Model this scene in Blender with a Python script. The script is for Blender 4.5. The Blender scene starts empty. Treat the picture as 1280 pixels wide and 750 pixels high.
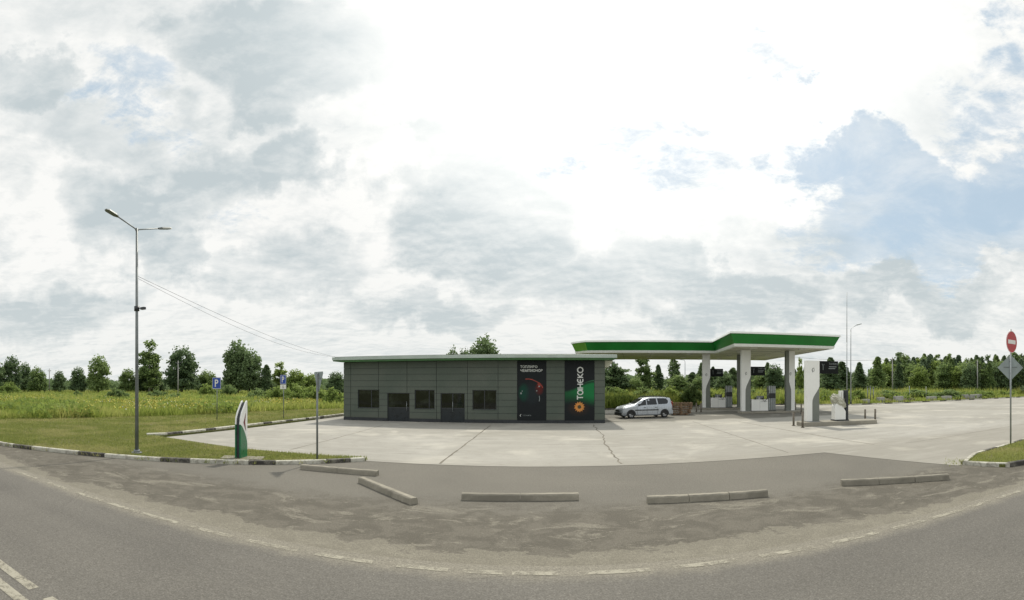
import bpy, bmesh, math, random
import numpy as np
from mathutils import Vector, Matrix, noise as mnoise
random.seed(7); RNG = np.random.default_rng(7)
H = 2.7            # height of the lens above the road
K = 594.0          # survey scale of the panorama: steps per radian
R = math.radians
C = bpy.context.scene.collection

# ---------------------------------------------------------------- survey helpers
def az(px): return (px - 640.0) / K
def G(px, py, z=0.0):
    """bearing and dip -> point on the ground"""
    d = (H - z) / math.tan((py - 480.0) / K)
    return (d * math.sin(az(px)), d * math.cos(az(px)))
def B(px, d): return (d * math.sin(az(px)), d * math.cos(az(px)))
def Z(py, d): return H + d * math.tan((480.0 - py) / K)

# ---------------------------------------------------------------- materials
def nm(name):
    m = bpy.data.materials.new(name); m.use_nodes = True
    nt = m.node_tree; b = nt.nodes['Principled BSDF']
    return m, nt, b
def N(nt, t, **kw):
    n = nt.nodes.new(t)
    for k, v in kw.items():
        if k.startswith('i_'):
            n.inputs[int(k[2:]) if k[2:].isdigit() else k[2:]].default_value = v
        else: setattr(n, k, v)
    return n
def math_(nt, op, a, b=None, c=None, clamp=False):
    n = nt.nodes.new('ShaderNodeMath'); n.operation = op; n.use_clamp = clamp
    for i, v in enumerate((a, b, c)):
        if v is None: continue
        if isinstance(v, (int, float)): n.inputs[i].default_value = v
        else: nt.links.new(v, n.inputs[i])
    return n.outputs[0]
def maprange(nt, v, a, b, c=0.0, d=1.0, smooth=True):
    n = nt.nodes.new('ShaderNodeMapRange'); n.interpolation_type = 'SMOOTHSTEP' if smooth else 'LINEAR'
    nt.links.new(v, n.inputs[0])
    for i, x in zip((1, 2, 3, 4), (a, b, c, d)): n.inputs[i].default_value = x
    return n.outputs[0]
def mixc(nt, f, a, b, mode='MIX'):
    n = nt.nodes.new('ShaderNodeMix'); n.data_type = 'RGBA'; n.blend_type = mode
    if isinstance(f, (int, float)): n.inputs[0].default_value = f
    else: nt.links.new(f, n.inputs[0])
    for i, v in ((6, a), (7, b)):
        if isinstance(v, tuple): n.inputs[i].default_value = (v + (1,))[:4]
        else: nt.links.new(v, n.inputs[i])
    return n.outputs[2]
def noise(nt, scale, detail=5, rough=0.6, vec=None, dist=0.0):
    n = nt.nodes.new('ShaderNodeTexNoise')
    n.inputs['Scale'].default_value = scale; n.inputs['Detail'].default_value = detail
    n.inputs['Roughness'].default_value = rough; n.inputs['Distortion'].default_value = dist
    if vec is not None: nt.links.new(vec, n.inputs['Vector'])
    return n.outputs['Fac']
def pos(nt): return nt.nodes.new('ShaderNodeNewGeometry').outputs['Position']
def objc(nt): return nt.nodes.new('ShaderNodeTexCoord').outputs['Object']
def bump(nt, b, h, strength=0.3, dist=0.02):
    n = nt.nodes.new('ShaderNodeBump'); n.inputs['Strength'].default_value = strength
    n.inputs['Distance'].default_value = dist
    nt.links.new(h, n.inputs['Height']); nt.links.new(n.outputs[0], b.inputs['Normal'])
def simple(name, col, rough=0.5, metal=0.0, var=0.12, scale=3.0, bmp=0.0, bscale=60, dirt=None, coat=0.0, spec=None):
    m, nt, b = nm(name)
    p = objc(nt)
    f = noise(nt, scale, 5, 0.6, p)
    dark = tuple(c * (1 - var * 1.6) for c in col); light = tuple(min(1, c * (1 + var)) for c in col)
    c = mixc(nt, maprange(nt, f, 0.3, 0.7), dark, light)
    if dirt:
        g = noise(nt, scale * 0.6, 6, 0.7, p, 0.5)
        c = mixc(nt, maprange(nt, g, 0.5, 0.75, 0, 0.55), c, dirt)
    nt.links.new(c, b.inputs['Base Color'])
    nt.links.new(maprange(nt, f, 0.3, 0.7, rough * 0.88, min(1, rough * 1.12)), b.inputs['Roughness'])
    b.inputs['Metallic'].default_value = metal
    b.inputs['Coat Weight'].default_value = coat
    if spec is not None: b.inputs['Specular IOR Level'].default_value = spec
    if bmp: bump(nt, b, noise(nt, bscale, 6, 0.7, p), bmp, 0.01)
    return m

M = {}
M['white_paint'] = simple('white_paint', (0.80, 0.81, 0.79), 0.4, var=0.03, scale=0.8)
M['white_fascia'] = simple('white_fascia', (0.80, 0.83, 0.80), 0.35, var=0.03)
M['roof_trim'] = simple('roof_trim', (0.40, 0.47, 0.43), 0.45, var=0.06, scale=1.5)
M['green_trim'] = simple('green_trim', (0.035, 0.12, 0.03), 0.4, var=0.1)
M['green_fascia'] = simple('green_fascia', (0.006, 0.17, 0.02), 0.32, var=0.1, scale=0.6)
M['green_tip'] = simple('green_tip', (0.10, 0.28, 0.04), 0.35, var=0.08)  # canopy end face: lighter, yellower green with its reflected light put into the colour
M['soffit'] = simple('soffit', (0.66, 0.66, 0.54), 0.5, var=0.04, scale=0.5)
M['grey_panel'] = simple('grey_panel', (0.165, 0.18, 0.16), 0.5, var=0.05)
M['board_black'] = simple('board_black', (0.010, 0.012, 0.012), 0.65, spec=0.15)
M['grey_metal'] = simple('grey_metal', (0.22, 0.235, 0.24), 0.42, 0.6, var=0.1)
M['pole_metal'] = simple('pole_metal', (0.21, 0.23, 0.235), 0.5, 0.45, var=0.15, scale=2)
M['galvanised'] = simple('galvanised', (0.36, 0.39, 0.40), 0.45, 0.5, var=0.12, scale=4)
M['sign_back'] = simple('sign_back', (0.30, 0.35, 0.36), 0.5, 0.3, var=0.08, dirt=(0.2, 0.2, 0.18))
M['dark_metal'] = simple('dark_metal', (0.035, 0.04, 0.045), 0.4, 0.3)
M['black'] = simple('black', (0.014, 0.016, 0.018), 0.4)
M['rubber'] = simple('rubber', (0.018, 0.018, 0.018), 0.8)
M['wood_post'] = simple('wood_post', (0.17, 0.15, 0.12), 0.85, var=0.25, scale=6, bmp=0.3)
M['pallet_wood'] = simple('pallet_wood', (0.22, 0.145, 0.085), 0.85, var=0.3, scale=5, bmp=0.4)
M['sign_blue'] = simple('sign_blue', (0.012, 0.06, 0.36), 0.35, var=0.04)
M['sign_red'] = simple('sign_red', (0.45, 0.015, 0.02), 0.35, var=0.05)
M['sign_white'] = simple('sign_white', (0.78, 0.78, 0.76), 0.4, var=0.03)
M['stele_green'] = simple('stele_green', (0.006, 0.14, 0.055), 0.3, var=0.08, coat=0.3)
M['mark_brown'] = simple('mark_brown', (0.16, 0.03, 0.03), 0.4)
M['orange'] = simple('orange', (0.62, 0.25, 0.05), 0.5, var=0.15, scale=8)
M['seed'] = simple('seed', (0.06, 0.05, 0.02), 0.6)
M['letter_white'] = simple('letter_white', (0.62, 0.64, 0.62), 0.5, var=0.03)
M['letter_dim'] = simple('letter_dim', (0.22, 0.25, 0.25), 0.5, var=0.03)
M['car_silver'] = simple('car_silver', (0.42, 0.46, 0.51), 0.28, 0.35, var=0.03, coat=0.7)
M['alloy'] = simple('alloy', (0.42, 0.43, 0.45), 0.35, 0.6)
M['lamp_glass'] = simple('lamp_glass', (0.6, 0.62, 0.62), 0.15, var=0.05)
M['tail_red'] = simple('tail_red', (0.3, 0.012, 0.01), 0.25)
M['interior'] = simple('interior', (0.03, 0.033, 0.033), 0.7)
M['lens_cream'] = simple('lens_cream', (0.7, 0.7, 0.66), 0.3)
M['bark'] = simple('bark', (0.085, 0.07, 0.055), 0.9, var=0.3, scale=3, bmp=0.4, bscale=20)
M['bark_pale'] = simple('bark_pale', (0.42, 0.41, 0.37), 0.85, var=0.4, scale=3, dirt=(0.06, 0.05, 0.05))

def facade_glass():
    m, nt, b = nm('facade_glass')
    p = objc(nt)
    f = noise(nt, 1.3, 6, 0.65, p, 0.6)
    c = mixc(nt, maprange(nt, f, 0.45, 0.7), (0.004, 0.006, 0.006), (0.022, 0.028, 0.022))
    nt.links.new(c, b.inputs['Base Color'])
    b.inputs['Roughness'].default_value = 0.06; b.inputs['IOR'].default_value = 1.5
    bump(nt, b, noise(nt, 0.8, 2, 0.5, p), 0.08, 0.05)
    return m
M['facade_glass'] = facade_glass()
def car_glass():
    m, nt, b = nm('car_glass')
    f = noise(nt, 2.5, 3, 0.5, objc(nt))
    nt.links.new(mixc(nt, f, (0.004, 0.006, 0.009), (0.014, 0.02, 0.028)), b.inputs['Base Color'])
    b.inputs['Roughness'].default_value = 0.05
    return m
M['car_glass'] = car_glass()

def cladding():
    m, nt, b = nm('cladding')
    p = objc(nt)
    f = noise(nt, 0.35, 3, 0.5, p); g = noise(nt, 6, 6, 0.65, p)
    c = mixc(nt, maprange(nt, f, 0.35, 0.65), (0.082, 0.104, 0.084), (0.106, 0.124, 0.102))
    c = mixc(nt, maprange(nt, g, 0.4, 0.75, 0, 0.22), c, (0.06, 0.068, 0.06))
    # rising splash dirt near the ground
    s = N(nt, 'ShaderNodeSeparateXYZ'); nt.links.new(pos(nt), s.inputs[0])
    zz = math_(nt, 'ADD', s.outputs[2], math_(nt, 'MULTIPLY', g, 0.5))
    c = mixc(nt, maprange(nt, zz, 0.3, 0.95, 0.30, 0.0), c, (0.13, 0.125, 0.10))
    nt.links.new(c, b.inputs['Base Color']); b.inputs['Roughness'].default_value = 0.55; b.inputs['Specular IOR Level'].default_value = 0.35
    bump(nt, b, noise(nt, 1.2, 2, 0.5, p), 0.08, 0.02)
    return m
M['cladding'] = cladding()

def concrete(name, base, dark, sc=1.0, b_=0.3):
    m, nt, b = nm(name)
    p = pos(nt)
    big = noise(nt, 0.09 * sc, 5, 0.6, p, 0.4); mid = noise(nt, 0.9 * sc, 7, 0.68, p, 0.3); fine = noise(nt, 30, 5, 0.7, p)
    mp = N(nt, 'ShaderNodeMapping'); mp.inputs['Scale'].default_value = (0.35, 2.2, 1); mp.inputs['Rotation'].default_value = (0, 0, R(12))
    nt.links.new(p, mp.inputs[0]); streak = noise(nt, 0.8, 8, 0.66, mp.outputs[0], 0.9)
    c = mixc(nt, maprange(nt, big, 0.35, 0.65), dark, base)
    c = mixc(nt, maprange(nt, mid, 0.3, 0.75, 0.35, 0.0), c, tuple(x * 0.72 for x in dark))
    c = mixc(nt, maprange(nt, streak, 0.52, 0.72, 0, 0.5), c, tuple(min(1, x * 1.18) for x in base))
    c = mixc(nt, maprange(nt, streak, 0.46, 0.30, 0, 0.45), c, tuple(x * 0.66 for x in dark))
    c = mixc(nt, maprange(nt, fine, 0.35, 0.7, 0.14, 0.0), c, (0.08, 0.075, 0.065))
    nt.links.new(c, b.inputs['Base Color']); b.inputs['Roughness'].default_value = 0.88
    b.inputs['Specular IOR Level'].default_value = 0.25
    bump(nt, b, fine, b_, 0.006)
    return m, nt, b, c, p
M['concrete_block'] = concrete('concrete_block', (0.36, 0.335, 0.275), (0.24, 0.225, 0.185), 6, 0.5)[0]
M['concrete_pale'] = concrete('concrete_pale', (0.46, 0.46, 0.44), (0.34, 0.34, 0.33), 4, 0.4)[0]
M['kerb_island'] = concrete('kerb_island', (0.38, 0.36, 0.30), (0.28, 0.265, 0.225), 3, 0.4)[0]

def apron():
    m, nt, b, c, p = concrete('apron_concrete', (0.435, 0.424, 0.388), (0.350, 0.340, 0.306), 1.0, 0.3)
    s = N(nt, 'ShaderNodeSeparateXYZ'); nt.links.new(p, s.inputs[0]); x, y = s.outputs[0], s.outputs[1]
    n1 = noise(nt, 0.25, 5, 0.6, p, 0.5); n2 = noise(nt, 2.0, 7, 0.72, p, 0.3)
    # slab tones: each cast bay differs a little
    vx = N(nt, 'ShaderNodeCombineXYZ')
    nt.links.new(math_(nt, 'FLOOR', math_(nt, 'DIVIDE', math_(nt, 'ADD', x, 16.6), 6.9)), vx.inputs[0])
    nt.links.new(math_(nt, 'FLOOR', math_(nt, 'DIVIDE', math_(nt, 'ADD', y, 3.0), 9.0)), vx.inputs[1])
    wn = N(nt, 'ShaderNodeTexWhiteNoise'); nt.links.new(vx.outputs[0], wn.inputs['Vector'])
    c = mixc(nt, maprange(nt, wn.outputs['Value'], 0, 1, 0.0, 0.20, False), c, (0.26, 0.245, 0.20))
    # shade beside the shop and under the canopy, painted in as darker, stained concrete
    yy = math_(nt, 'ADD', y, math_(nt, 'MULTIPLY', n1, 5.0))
    shade_zone = math_(nt, 'MULTIPLY', maprange(nt, yy, 34.2, 35.6), maprange(nt, x, 5.0, 6.5))
    shade_zone = math_(nt, 'MULTIPLY', shade_zone, maprange(nt, yy, 46.0, 44.0))
    shade_zone = math_(nt, 'MULTIPLY', shade_zone, maprange(nt, x, 34.0, 27.0))
    c = mixc(nt, math_(nt, 'MULTIPLY', shade_zone, 0.85), c, (0.13, 0.126, 0.108))
    # stains
    c = mixc(nt, maprange(nt, n2, 0.56, 0.74, 0, 0.5), c, (0.20, 0.18, 0.14))
    c = mixc(nt, maprange(nt, n1, 0.52, 0.66, 0, 0.55), c, (0.52, 0.50, 0.44))
    # dust and rubber toward the asphalt edge
    e = maprange(nt, math_(nt, 'ADD', y, math_(nt, 'MULTIPLY', n2, 1.5)), 17.8, 15.6, 0, 0.35)
    c = mixc(nt, e, c, (0.22, 0.205, 0.17))
    nt.links.new(c, b.inputs['Base Color'])
    return m
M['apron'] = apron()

def asphalt(name, kind):
    m, nt, b = nm(name)
    p = pos(nt)
    s = N(nt, 'ShaderNodeSeparateXYZ'); nt.links.new(p, s.inputs[0]); x, y = s.outputs[0], s.outputs[1]
    t = math_(nt, 'ADD', math_(nt, 'ADD', y, -6.4), math_(nt, 'MULTIPLY', x, 0.072))   # metres beyond the edge line
    big = noise(nt, 0.22, 5, 0.6, p, 0.4); mid = noise(nt, 1.6, 7, 0.7, p, 0.4); agg = noise(nt, 42, 4, 0.8, p)
    vor = N(nt, 'ShaderNodeTexVoronoi'); vor.inputs['Scale'].default_value = 38; nt.links.new(p, vor.inputs['Vector'])
    if kind == 'road':
        c = mixc(nt, maprange(nt, big, 0.35, 0.65), (0.150, 0.143, 0.130), (0.188, 0.179, 0.161))
        # polished wheel tracks along the lane
        w = math_(nt, 'SINE', math_(nt, 'MULTIPLY', t, 3.7))
        c = mixc(nt, maprange(nt, w, 0.2, 1.0, 0, 0.25), c, (0.132, 0.127, 0.117))
        c = mixc(nt, maprange(nt, mid, 0.5, 0.75, 0, 0.3), c, (0.205, 0.195, 0.172))
        mp = N(nt, 'ShaderNodeMapping'); mp.inputs['Scale'].default_value = (0.12, 1.6, 1); mp.inputs['Rotation'].default_value = (0, 0, R(4))
        nt.links.new(p, mp.inputs[0]); st = noise(nt, 1.0, 6, 0.6, mp.outputs[0], 0.4)
        c = mixc(nt, maprange(nt, st, 0.4, 0.7, 0.0, 0.3), c, (0.195, 0.187, 0.168))
        tt = math_(nt, 'ADD', t, math_(nt, 'MULTIPLY', mid, 0.6))
        c = mixc(nt, maprange(nt, tt, -0.15, 0.35, 0, 0.8), c, (0.320, 0.298, 0.240))
        # long worm-like cracks
        v2 = N(nt, 'ShaderNodeTexVoronoi'); v2.feature = 'DISTANCE_TO_EDGE'; v2.inputs['Scale'].default_value = 0.26
        dn = N(nt, 'ShaderNodeTexNoise'); dn.inputs['Scale'].default_value = 2.0; dn.inputs['Detail'].default_value = 6; nt.links.new(p, dn.inputs['Vector'])
        va = N(nt, 'ShaderNodeVectorMath', operation='MULTIPLY_ADD'); nt.links.new(dn.outputs['Color'], va.inputs[0]); va.inputs[1].default_value = (0.7, 0.7, 0); nt.links.new(p, va.inputs[2])
        nt.links.new(va.outputs[0], v2.inputs['Vector'])
        ck = math_(nt, 'MULTIPLY', maprange(nt, v2.outputs['Distance'], 0.0, 0.006, 1, 0), maprange(nt, big, 0.5, 0.62))
        c = mixc(nt, math_(nt, 'MULTIPLY', ck, 0.55), c, (0.05, 0.048, 0.042))
        bs = 0.35
    else:
        tw = math_(nt, 'ADD', t, math_(nt, 'MULTIPLY', math_(nt, 'ADD', mid, -0.5), 2.2))
        tw = math_(nt, 'ADD', tw, math_(nt, 'MULTIPLY', math_(nt, 'ADD', big, -0.5), 1.6))
        smooth_ = mixc(nt, maprange(nt, big, 0.35, 0.65), (0.172, 0.163, 0.140), (0.205, 0.194, 0.165))
        rough_ = mixc(nt, maprange(nt, mid, 0.42, 0.60), (0.112, 0.102, 0.080), (0.168, 0.154, 0.124))
        mp = N(nt, 'ShaderNodeMapping'); mp.inputs['Scale'].default_value = (0.75, 1.5, 1); nt.links.new(p, mp.inputs[0])
        st = noise(nt, 0.9, 9, 0.72, mp.outputs[0], 0.9)
        rough_ = mixc(nt, math_(nt, 'MULTIPLY', maprange(nt, st, 0.545, 0.60, 0, 0.85), maprange(nt, agg, 0.40, 0.55, 0.35, 1.0)), rough_, (0.300, 0.280, 0.225))
        c = mixc(nt, maprange(nt, tw, 2.8, 4.6), rough_, smooth_)
        dust = mixc(nt, maprange(nt, mid, 0.4, 0.7), (0.245, 0.228, 0.180), (0.315, 0.295, 0.235))
        c = mixc(nt, maprange(nt, tw, 0.98, 0.82), c, dust)
        c = mixc(nt, maprange(nt, vor.outputs['Distance'], 0.05, 0.35, 0.35, 0.0), c, (0.30, 0.28, 0.235))
        bs = 0.7
    c = mixc(nt, maprange(nt, agg, 0.3, 0.62, 0.6, 0.0), c, (0.05, 0.047, 0.040))
    c = mixc(nt, maprange(nt, agg, 0.55, 0.72, 0.0, 0.6), c, (0.36, 0.34, 0.29))
    gr = noise(nt, 16, 5, 0.8, p); c = mixc(nt, maprange(nt, gr, 0.35, 0.65, 0.35, 0.0), c, (0.07, 0.064, 0.052))
    nt.links.new(c, b.inputs['Base Color']); b.inputs['Roughness'].default_value = 0.85
    b.inputs['Specular IOR Level'].default_value = 0.3
    h = math_(nt, 'ADD', math_(nt, 'MULTIPLY', agg, 1.0), math_(nt, 'MULTIPLY', vor.outputs['Distance'], 0.8))
    bump(nt, b, h, bs, 0.012)
    return m
M['road'] = asphalt('road_asphalt', 'road'); M['forecourt'] = asphalt('forecourt_asphalt', 'fore')

def worn(name, col, under, lo, hi, sc=5.0):
    m, nt, b = nm(name)
    p = pos(nt); f = noise(nt, sc, 8, 0.75, p, 0.3); g = noise(nt, 50, 3, 0.7, p)
    q = math_(nt, 'ADD', f, math_(nt, 'MULTIPLY', math_(nt, 'ADD', g, -0.5), 0.35))
    c = mixc(nt, maprange(nt, q, lo, hi), under, col)
    nt.links.new(c, b.inputs['Base Color']); b.inputs['Roughness'].default_value = 0.8
    bump(nt, b, g, 0.4, 0.006)
    return m, nt, b, q
m_, nt_, b_, q_ = worn('edge_line_paint', (0.38, 0.36, 0.29), (0.33, 0.31, 0.25), 0.4, 0.6)
nt_.links.new(maprange(nt_, q_, 0.34, 0.60, 0.10, 0.85), b_.inputs['Alpha']); M['edge_paint'] = m_
m_, nt_, b_, q_ = worn('centre_line_paint', (0.40, 0.38, 0.31), (0.32, 0.30, 0.24), 0.4, 0.6)
nt_.links.new(maprange(nt_, q_, 0.32, 0.52, 0.2, 0.85), b_.inputs['Alpha']); M['centre_paint'] = m_
M['kerb_white'] = worn('kerb_white', (0.54, 0.53, 0.46), (0.27, 0.255, 0.21), 0.38, 0.56, 3)[0]
M['kerb_black'] = worn('kerb_black', (0.045, 0.042, 0.037), (0.19, 0.18, 0.15), 0.36, 0.56, 3)[0]
M['joint'] = simple('joint_filler', (0.165, 0.15, 0.12), 0.9, var=0.3, scale=2)

def grass_ground():
    m, nt, b = nm('grass_ground')
    p = pos(nt); s = N(nt, 'ShaderNodeSeparateXYZ'); nt.links.new(p, s.inputs[0])
    big = noise(nt, 0.16, 6, 0.62, p, 0.4); mid = noise(nt, 1.4, 8, 0.7, p); fine = noise(nt, 18, 6, 0.75, p)
    c = mixc(nt, maprange(nt, big, 0.35, 0.65), (0.140, 0.165, 0.045), (0.220, 0.235, 0.080))
    c = mixc(nt, maprange(nt, mid, 0.5, 0.72, 0, 0.7), c, (0.21, 0.19, 0.09))
    wear = noise(nt, 0.5, 7, 0.72, p, 0.6); c = mixc(nt, maprange(nt, wear, 0.50, 0.60, 0, 0.75), c, (0.215, 0.195, 0.13))
    c = mixc(nt, maprange(nt, fine, 0.35, 0.65, 0.55, 0.0), c, (0.045, 0.050, 0.018))
    nt.links.new(c, b.inputs['Base Color']); b.inputs['Roughness'].default_value = 0.95
    b.inputs['Specular IOR Level'].default_value = 0.1
    bump(nt, b, fine, 0.9, 0.05)
    return m
M['grass_ground'] = grass_ground()
M['verge_soil'] = concrete('verge_soil', (0.17, 0.155, 0.11), (0.09, 0.10, 0.045), 8, 0.9)[0]
M['earth'] = concrete('earth', (0.16, 0.14, 0.10), (0.10, 0.09, 0.065), 3, 0.8)[0]

def leafmat(name, a, b2, dry=None, trans=0.35, sc=0.5, haze=0.0):
    m, nt, b = nm(name)
    g = nt.nodes.new('ShaderNodeNewGeometry'); oi = nt.nodes.new('ShaderNodeObjectInfo')
    f = noise(nt, sc, 4, 0.6, g.outputs['Position'])
    f2 = math_(nt, 'ADD', math_(nt, 'MULTIPLY', g.outputs['Random Per Island'], 0.45), math_(nt, 'MULTIPLY', f, 0.75))
    f3 = math_(nt, 'ADD', f2, math_(nt, 'MULTIPLY', math_(nt, 'ADD', oi.outputs['Random'], -0.5), 0.35))
    c = mixc(nt, maprange(nt, f3, 0.3, 0.95), a, b2)
    if dry: c = mixc(nt, maprange(nt, noise(nt, 0.30, 7, 0.72, g.outputs['Position'], 0.5), 0.46, 0.62, 0, 0.85), c, dry)
    nt.links.new(c, b.inputs['Base Color']); b.inputs['Roughness'].default_value = 0.6
    b.inputs['Specular IOR Level'].default_value = 0.2
    tr = nt.nodes.new('ShaderNodeBsdfTranslucent'); nt.links.new(mixc(nt, 0.5, c, tuple(min(1, x * 1.5) for x in b2)), tr.inputs['Color'])
    mx = nt.nodes.new('ShaderNodeMixShader'); mx.inputs[0].default_value = trans
    nt.links.new(b.outputs[0], mx.inputs[1]); nt.links.new(tr.outputs[0], mx.inputs[2])
    nt.links.new(mx.outputs[0], nt.nodes['Material Output'].inputs[0])
    return m
M['leaf_dark'] = leafmat('leaf_dark', (0.077, 0.125, 0.063), (0.204, 0.281, 0.132))
M['leaf_mid'] = leafmat('leaf_mid', (0.103, 0.164, 0.061), (0.268, 0.354, 0.133), trans=.42)
M['leaf_pale'] = leafmat('leaf_pale', (0.122, 0.184, 0.048), (0.285, 0.366, 0.109), trans=0.45)
M['needle'] = leafmat('needle', (0.097, 0.151, 0.096), (0.217, 0.297, 0.169), trans=0.3)
M['blade_short'] = leafmat('blade_short', (0.144, 0.178, 0.046), (0.299, 0.322, 0.098), (0.414, 0.368, 0.184), 0.45, 0.6)
M['blade_tall'] = leafmat('blade_tall', (0.148, 0.215, 0.040), (0.363, 0.417, 0.101), (0.444, 0.417, 0.161), 0.45, 0.15)
M['weed'] = leafmat('weed', (0.097, 0.152, 0.034), (0.234, 0.303, 0.076), None, 0.45)
M['flower_yellow'] = simple('flower_yellow', (0.55, 0.50, 0.09), 0.7, var=0.2)
M['flower_white'] = simple('flower_white', (0.6, 0.6, 0.5), 0.7, var=0.1)

def plastic():
    m, nt, b = nm('plastic_wrap')
    f = noise(nt, 5, 6, 0.7, objc(nt), 1.0)
    nt.links.new(mixc(nt, f, (0.40, 0.40, 0.32), (0.72, 0.72, 0.60)), b.inputs['Base Color'])
    b.inputs['Roughness'].default_value = 0.28; b.inputs['Transmission Weight'].default_value = 0.15
    bump(nt, b, noise(nt, 9, 5, 0.6, objc(nt), 1.5), 0.9, 0.06)
    return m
M['plastic'] = plastic()

# ---------------------------------------------------------------- mesh builder
class MB:
    def __init__(s): s.v = []; s.f = []; s.m = []; s.s = []
    def add(s, vs, fs, mi=0, smooth=False):
        o = len(s.v); s.v += [tuple(v) for v in vs]
        for f in fs: s.f.append(tuple(i + o for i in f)); s.m.append(mi); s.s.append(smooth)
        return s
    def box(s, x0, y0, z0, x1, y1, z1, mi=0):
        return s.add([(x0,y0,z0),(x1,y0,z0),(x1,y1,z0),(x0,y1,z0),(x0,y0,z1),(x1,y0,z1),(x1,y1,z1),(x0,y1,z1)],
              [(0,3,2,1),(4,5,6,7),(0,1,5,4),(1,2,6,5),(2,3,7,6),(3,0,4,7)], mi)
    def prism(s, poly, z0, z1, mi=0, plane='xy'):
        n = len(poly)
        if plane == 'xy': a = [(x, y, z0) for x, y in poly]; b = [(x, y, z1) for x, y in poly]
        elif plane == 'xz': a = [(x, z1, y) for x, y in poly]; b = [(x, z0, y) for x, y in poly]   # z0,z1 = y range
        else: a = [(z0, x, y) for x, y in poly]; b = [(z1, x, y) for x, y in poly]
        fs = [tuple(range(n))[::-1], tuple(range(n, 2 * n))] + [(i, (i + 1) % n, n + (i + 1) % n, n + i) for i in range(n)]
        return s.add(a + b, fs, mi)
    def tube(s, pts, r, n=8, mi=0, r1=None, cap=True):
        pts = [Vector(p) for p in pts]; vs = []; k = len(pts)
        for i, p in enumerate(pts):
            d = (pts[min(i + 1, k - 1)] - pts[max(i - 1, 0)]).normalized()
            ref = Vector((0, 0, 1)) if abs(d.z) < 0.9 else Vector((1, 0, 0))
            a = d.cross(ref).normalized(); b = d.cross(a)
            rr = r if r1 is None else r + (r1 - r) * i / (k - 1)
            for j in range(n):
                t = 2 * math.pi * j / n
                vs.append(p + a * math.cos(t) * rr + b * math.sin(t) * rr)
        fs = [(i*n + j, i*n + (j+1) % n, (i+1)*n + (j+1) % n, (i+1)*n + j) for i in range(k-1) for j in range(n)]
        o = len(s.v); s.add(vs, fs, mi, True)
        if cap:
            s.f.append(tuple(o + j for j in range(n))[::-1]); s.m.append(mi); s.s.append(False)
            s.f.append(tuple(o + (k-1)*n + j for j in range(n))); s.m.append(mi); s.s.append(False)
        return s
    def build(s, name, mats, parent=None, bevel=0, loc=None, **props):
        me = bpy.data.meshes.new(name); me.from_pydata(s.v, [], s.f)
        for m in (mats if isinstance(mats, (list, tuple)) else [mats]): me.materials.append(m)
        me.polygons.foreach_set('material_index', s.m); me.polygons.foreach_set('use_smooth', s.s)
        bm = bmesh.new(); bm.from_mesh(me); bmesh.ops.recalc_face_normals(bm, faces=bm.faces); bm.to_mesh(me); bm.free()
        o = bpy.data.objects.new(name, me); C.objects.link(o)
        if parent: o.parent = parent
        if loc: o.location = loc
        if bevel:
            b = o.modifiers.new('bevel', 'BEVEL'); b.width = bevel; b.segments = 2; b.limit_method = 'ANGLE'
        for k, v in props.items(): o[k] = v
        return o
def thing(name, label, cat, loc=(0, 0, 0), rz=0, group=None):
    o = bpy.data.objects.new(name, None); C.objects.link(o); o.location = loc; o.rotation_euler = (0, 0, rz)
    o.empty_display_size = 0.2
    o['label'] = label; o['category'] = cat
    if group: o['group'] = group
    return o
def dup(root, loc=None, rz=None, label=None, group=None, scale=None):
    r = root.copy(); C.objects.link(r)
    if loc: r.location = loc
    if rz is not None: r.rotation_euler = (0, 0, rz)
    if scale: r.scale = scale
    if label: r['label'] = label
    if group: r['group'] = group
    for ch in list(root.children):
        c = ch.copy(); C.objects.link(c); c.parent = r
        for g in list(ch.children):
            d = g.copy(); C.objects.link(d); d.parent = c
    return r
def text_mesh(name, body, size, mat, parent, loc, rot=(R(90), 0, 0), align='LEFT', depth=0.006, sx=1.0, bold=0.0):
    cu = bpy.data.curves.new(name, 'FONT'); cu.body = body; cu.size = size; cu.align_x = align; cu.extrude = depth; cu.offset = bold
    t = bpy.data.objects.new(name + '_tmp', cu); C.objects.link(t)
    bpy.context.view_layer.update()
    me = bpy.data.meshes.new_from_object(t.evaluated_get(bpy.context.evaluated_depsgraph_get()))
    bpy.data.objects.remove(t); me.materials.clear(); me.materials.append(mat)
    o = bpy.data.objects.new(name, me); C.objects.link(o); o.parent = parent; o.location = loc; o.rotation_euler = rot; o.scale = (sx, 1, 1)
    return o
# ================================================================ SETTING
def E(x): return 6.4 - 0.072 * x           # roadside edge line
def sheet(name, poly, z, mat, label=None):
    me = bpy.data.meshes.new(name); me.from_pydata([(x, y, z) for x, y in poly], [], [tuple(range(len(poly)))])
    me.materials.append(mat); bm = bmesh.new(); bm.from_mesh(me)
    bmesh.ops.triangulate(bm, faces=bm.faces); bm.to_mesh(me); bm.free()
    for p in me.polygons:
        if p.normal.z < 0: p.flip()
    o = bpy.data.objects.new(name, me); C.objects.link(o); o['kind'] = 'structure'
    return o
sheet('ground', [(-2500, -2500), (2500, -2500), (2500, 2500), (-2500, 2500)], -0.06, M['grass_ground'])
sheet('forecourt_asphalt', [(-75, E(-75)), (70, E(70)), (40, 7.2), (13.4, 9.0), (12.0, 13.5), (11.6, 14.8), (-4.7, 16.2), (-75, 16.0)], 0.0, M['forecourt'])
sheet('road', [(-150, E(-150) - 7.7), (150, E(150) - 7.7), (150, E(150) + 0.3), (-150, E(-150) + 0.3)], 0.006, M['road'])
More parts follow.
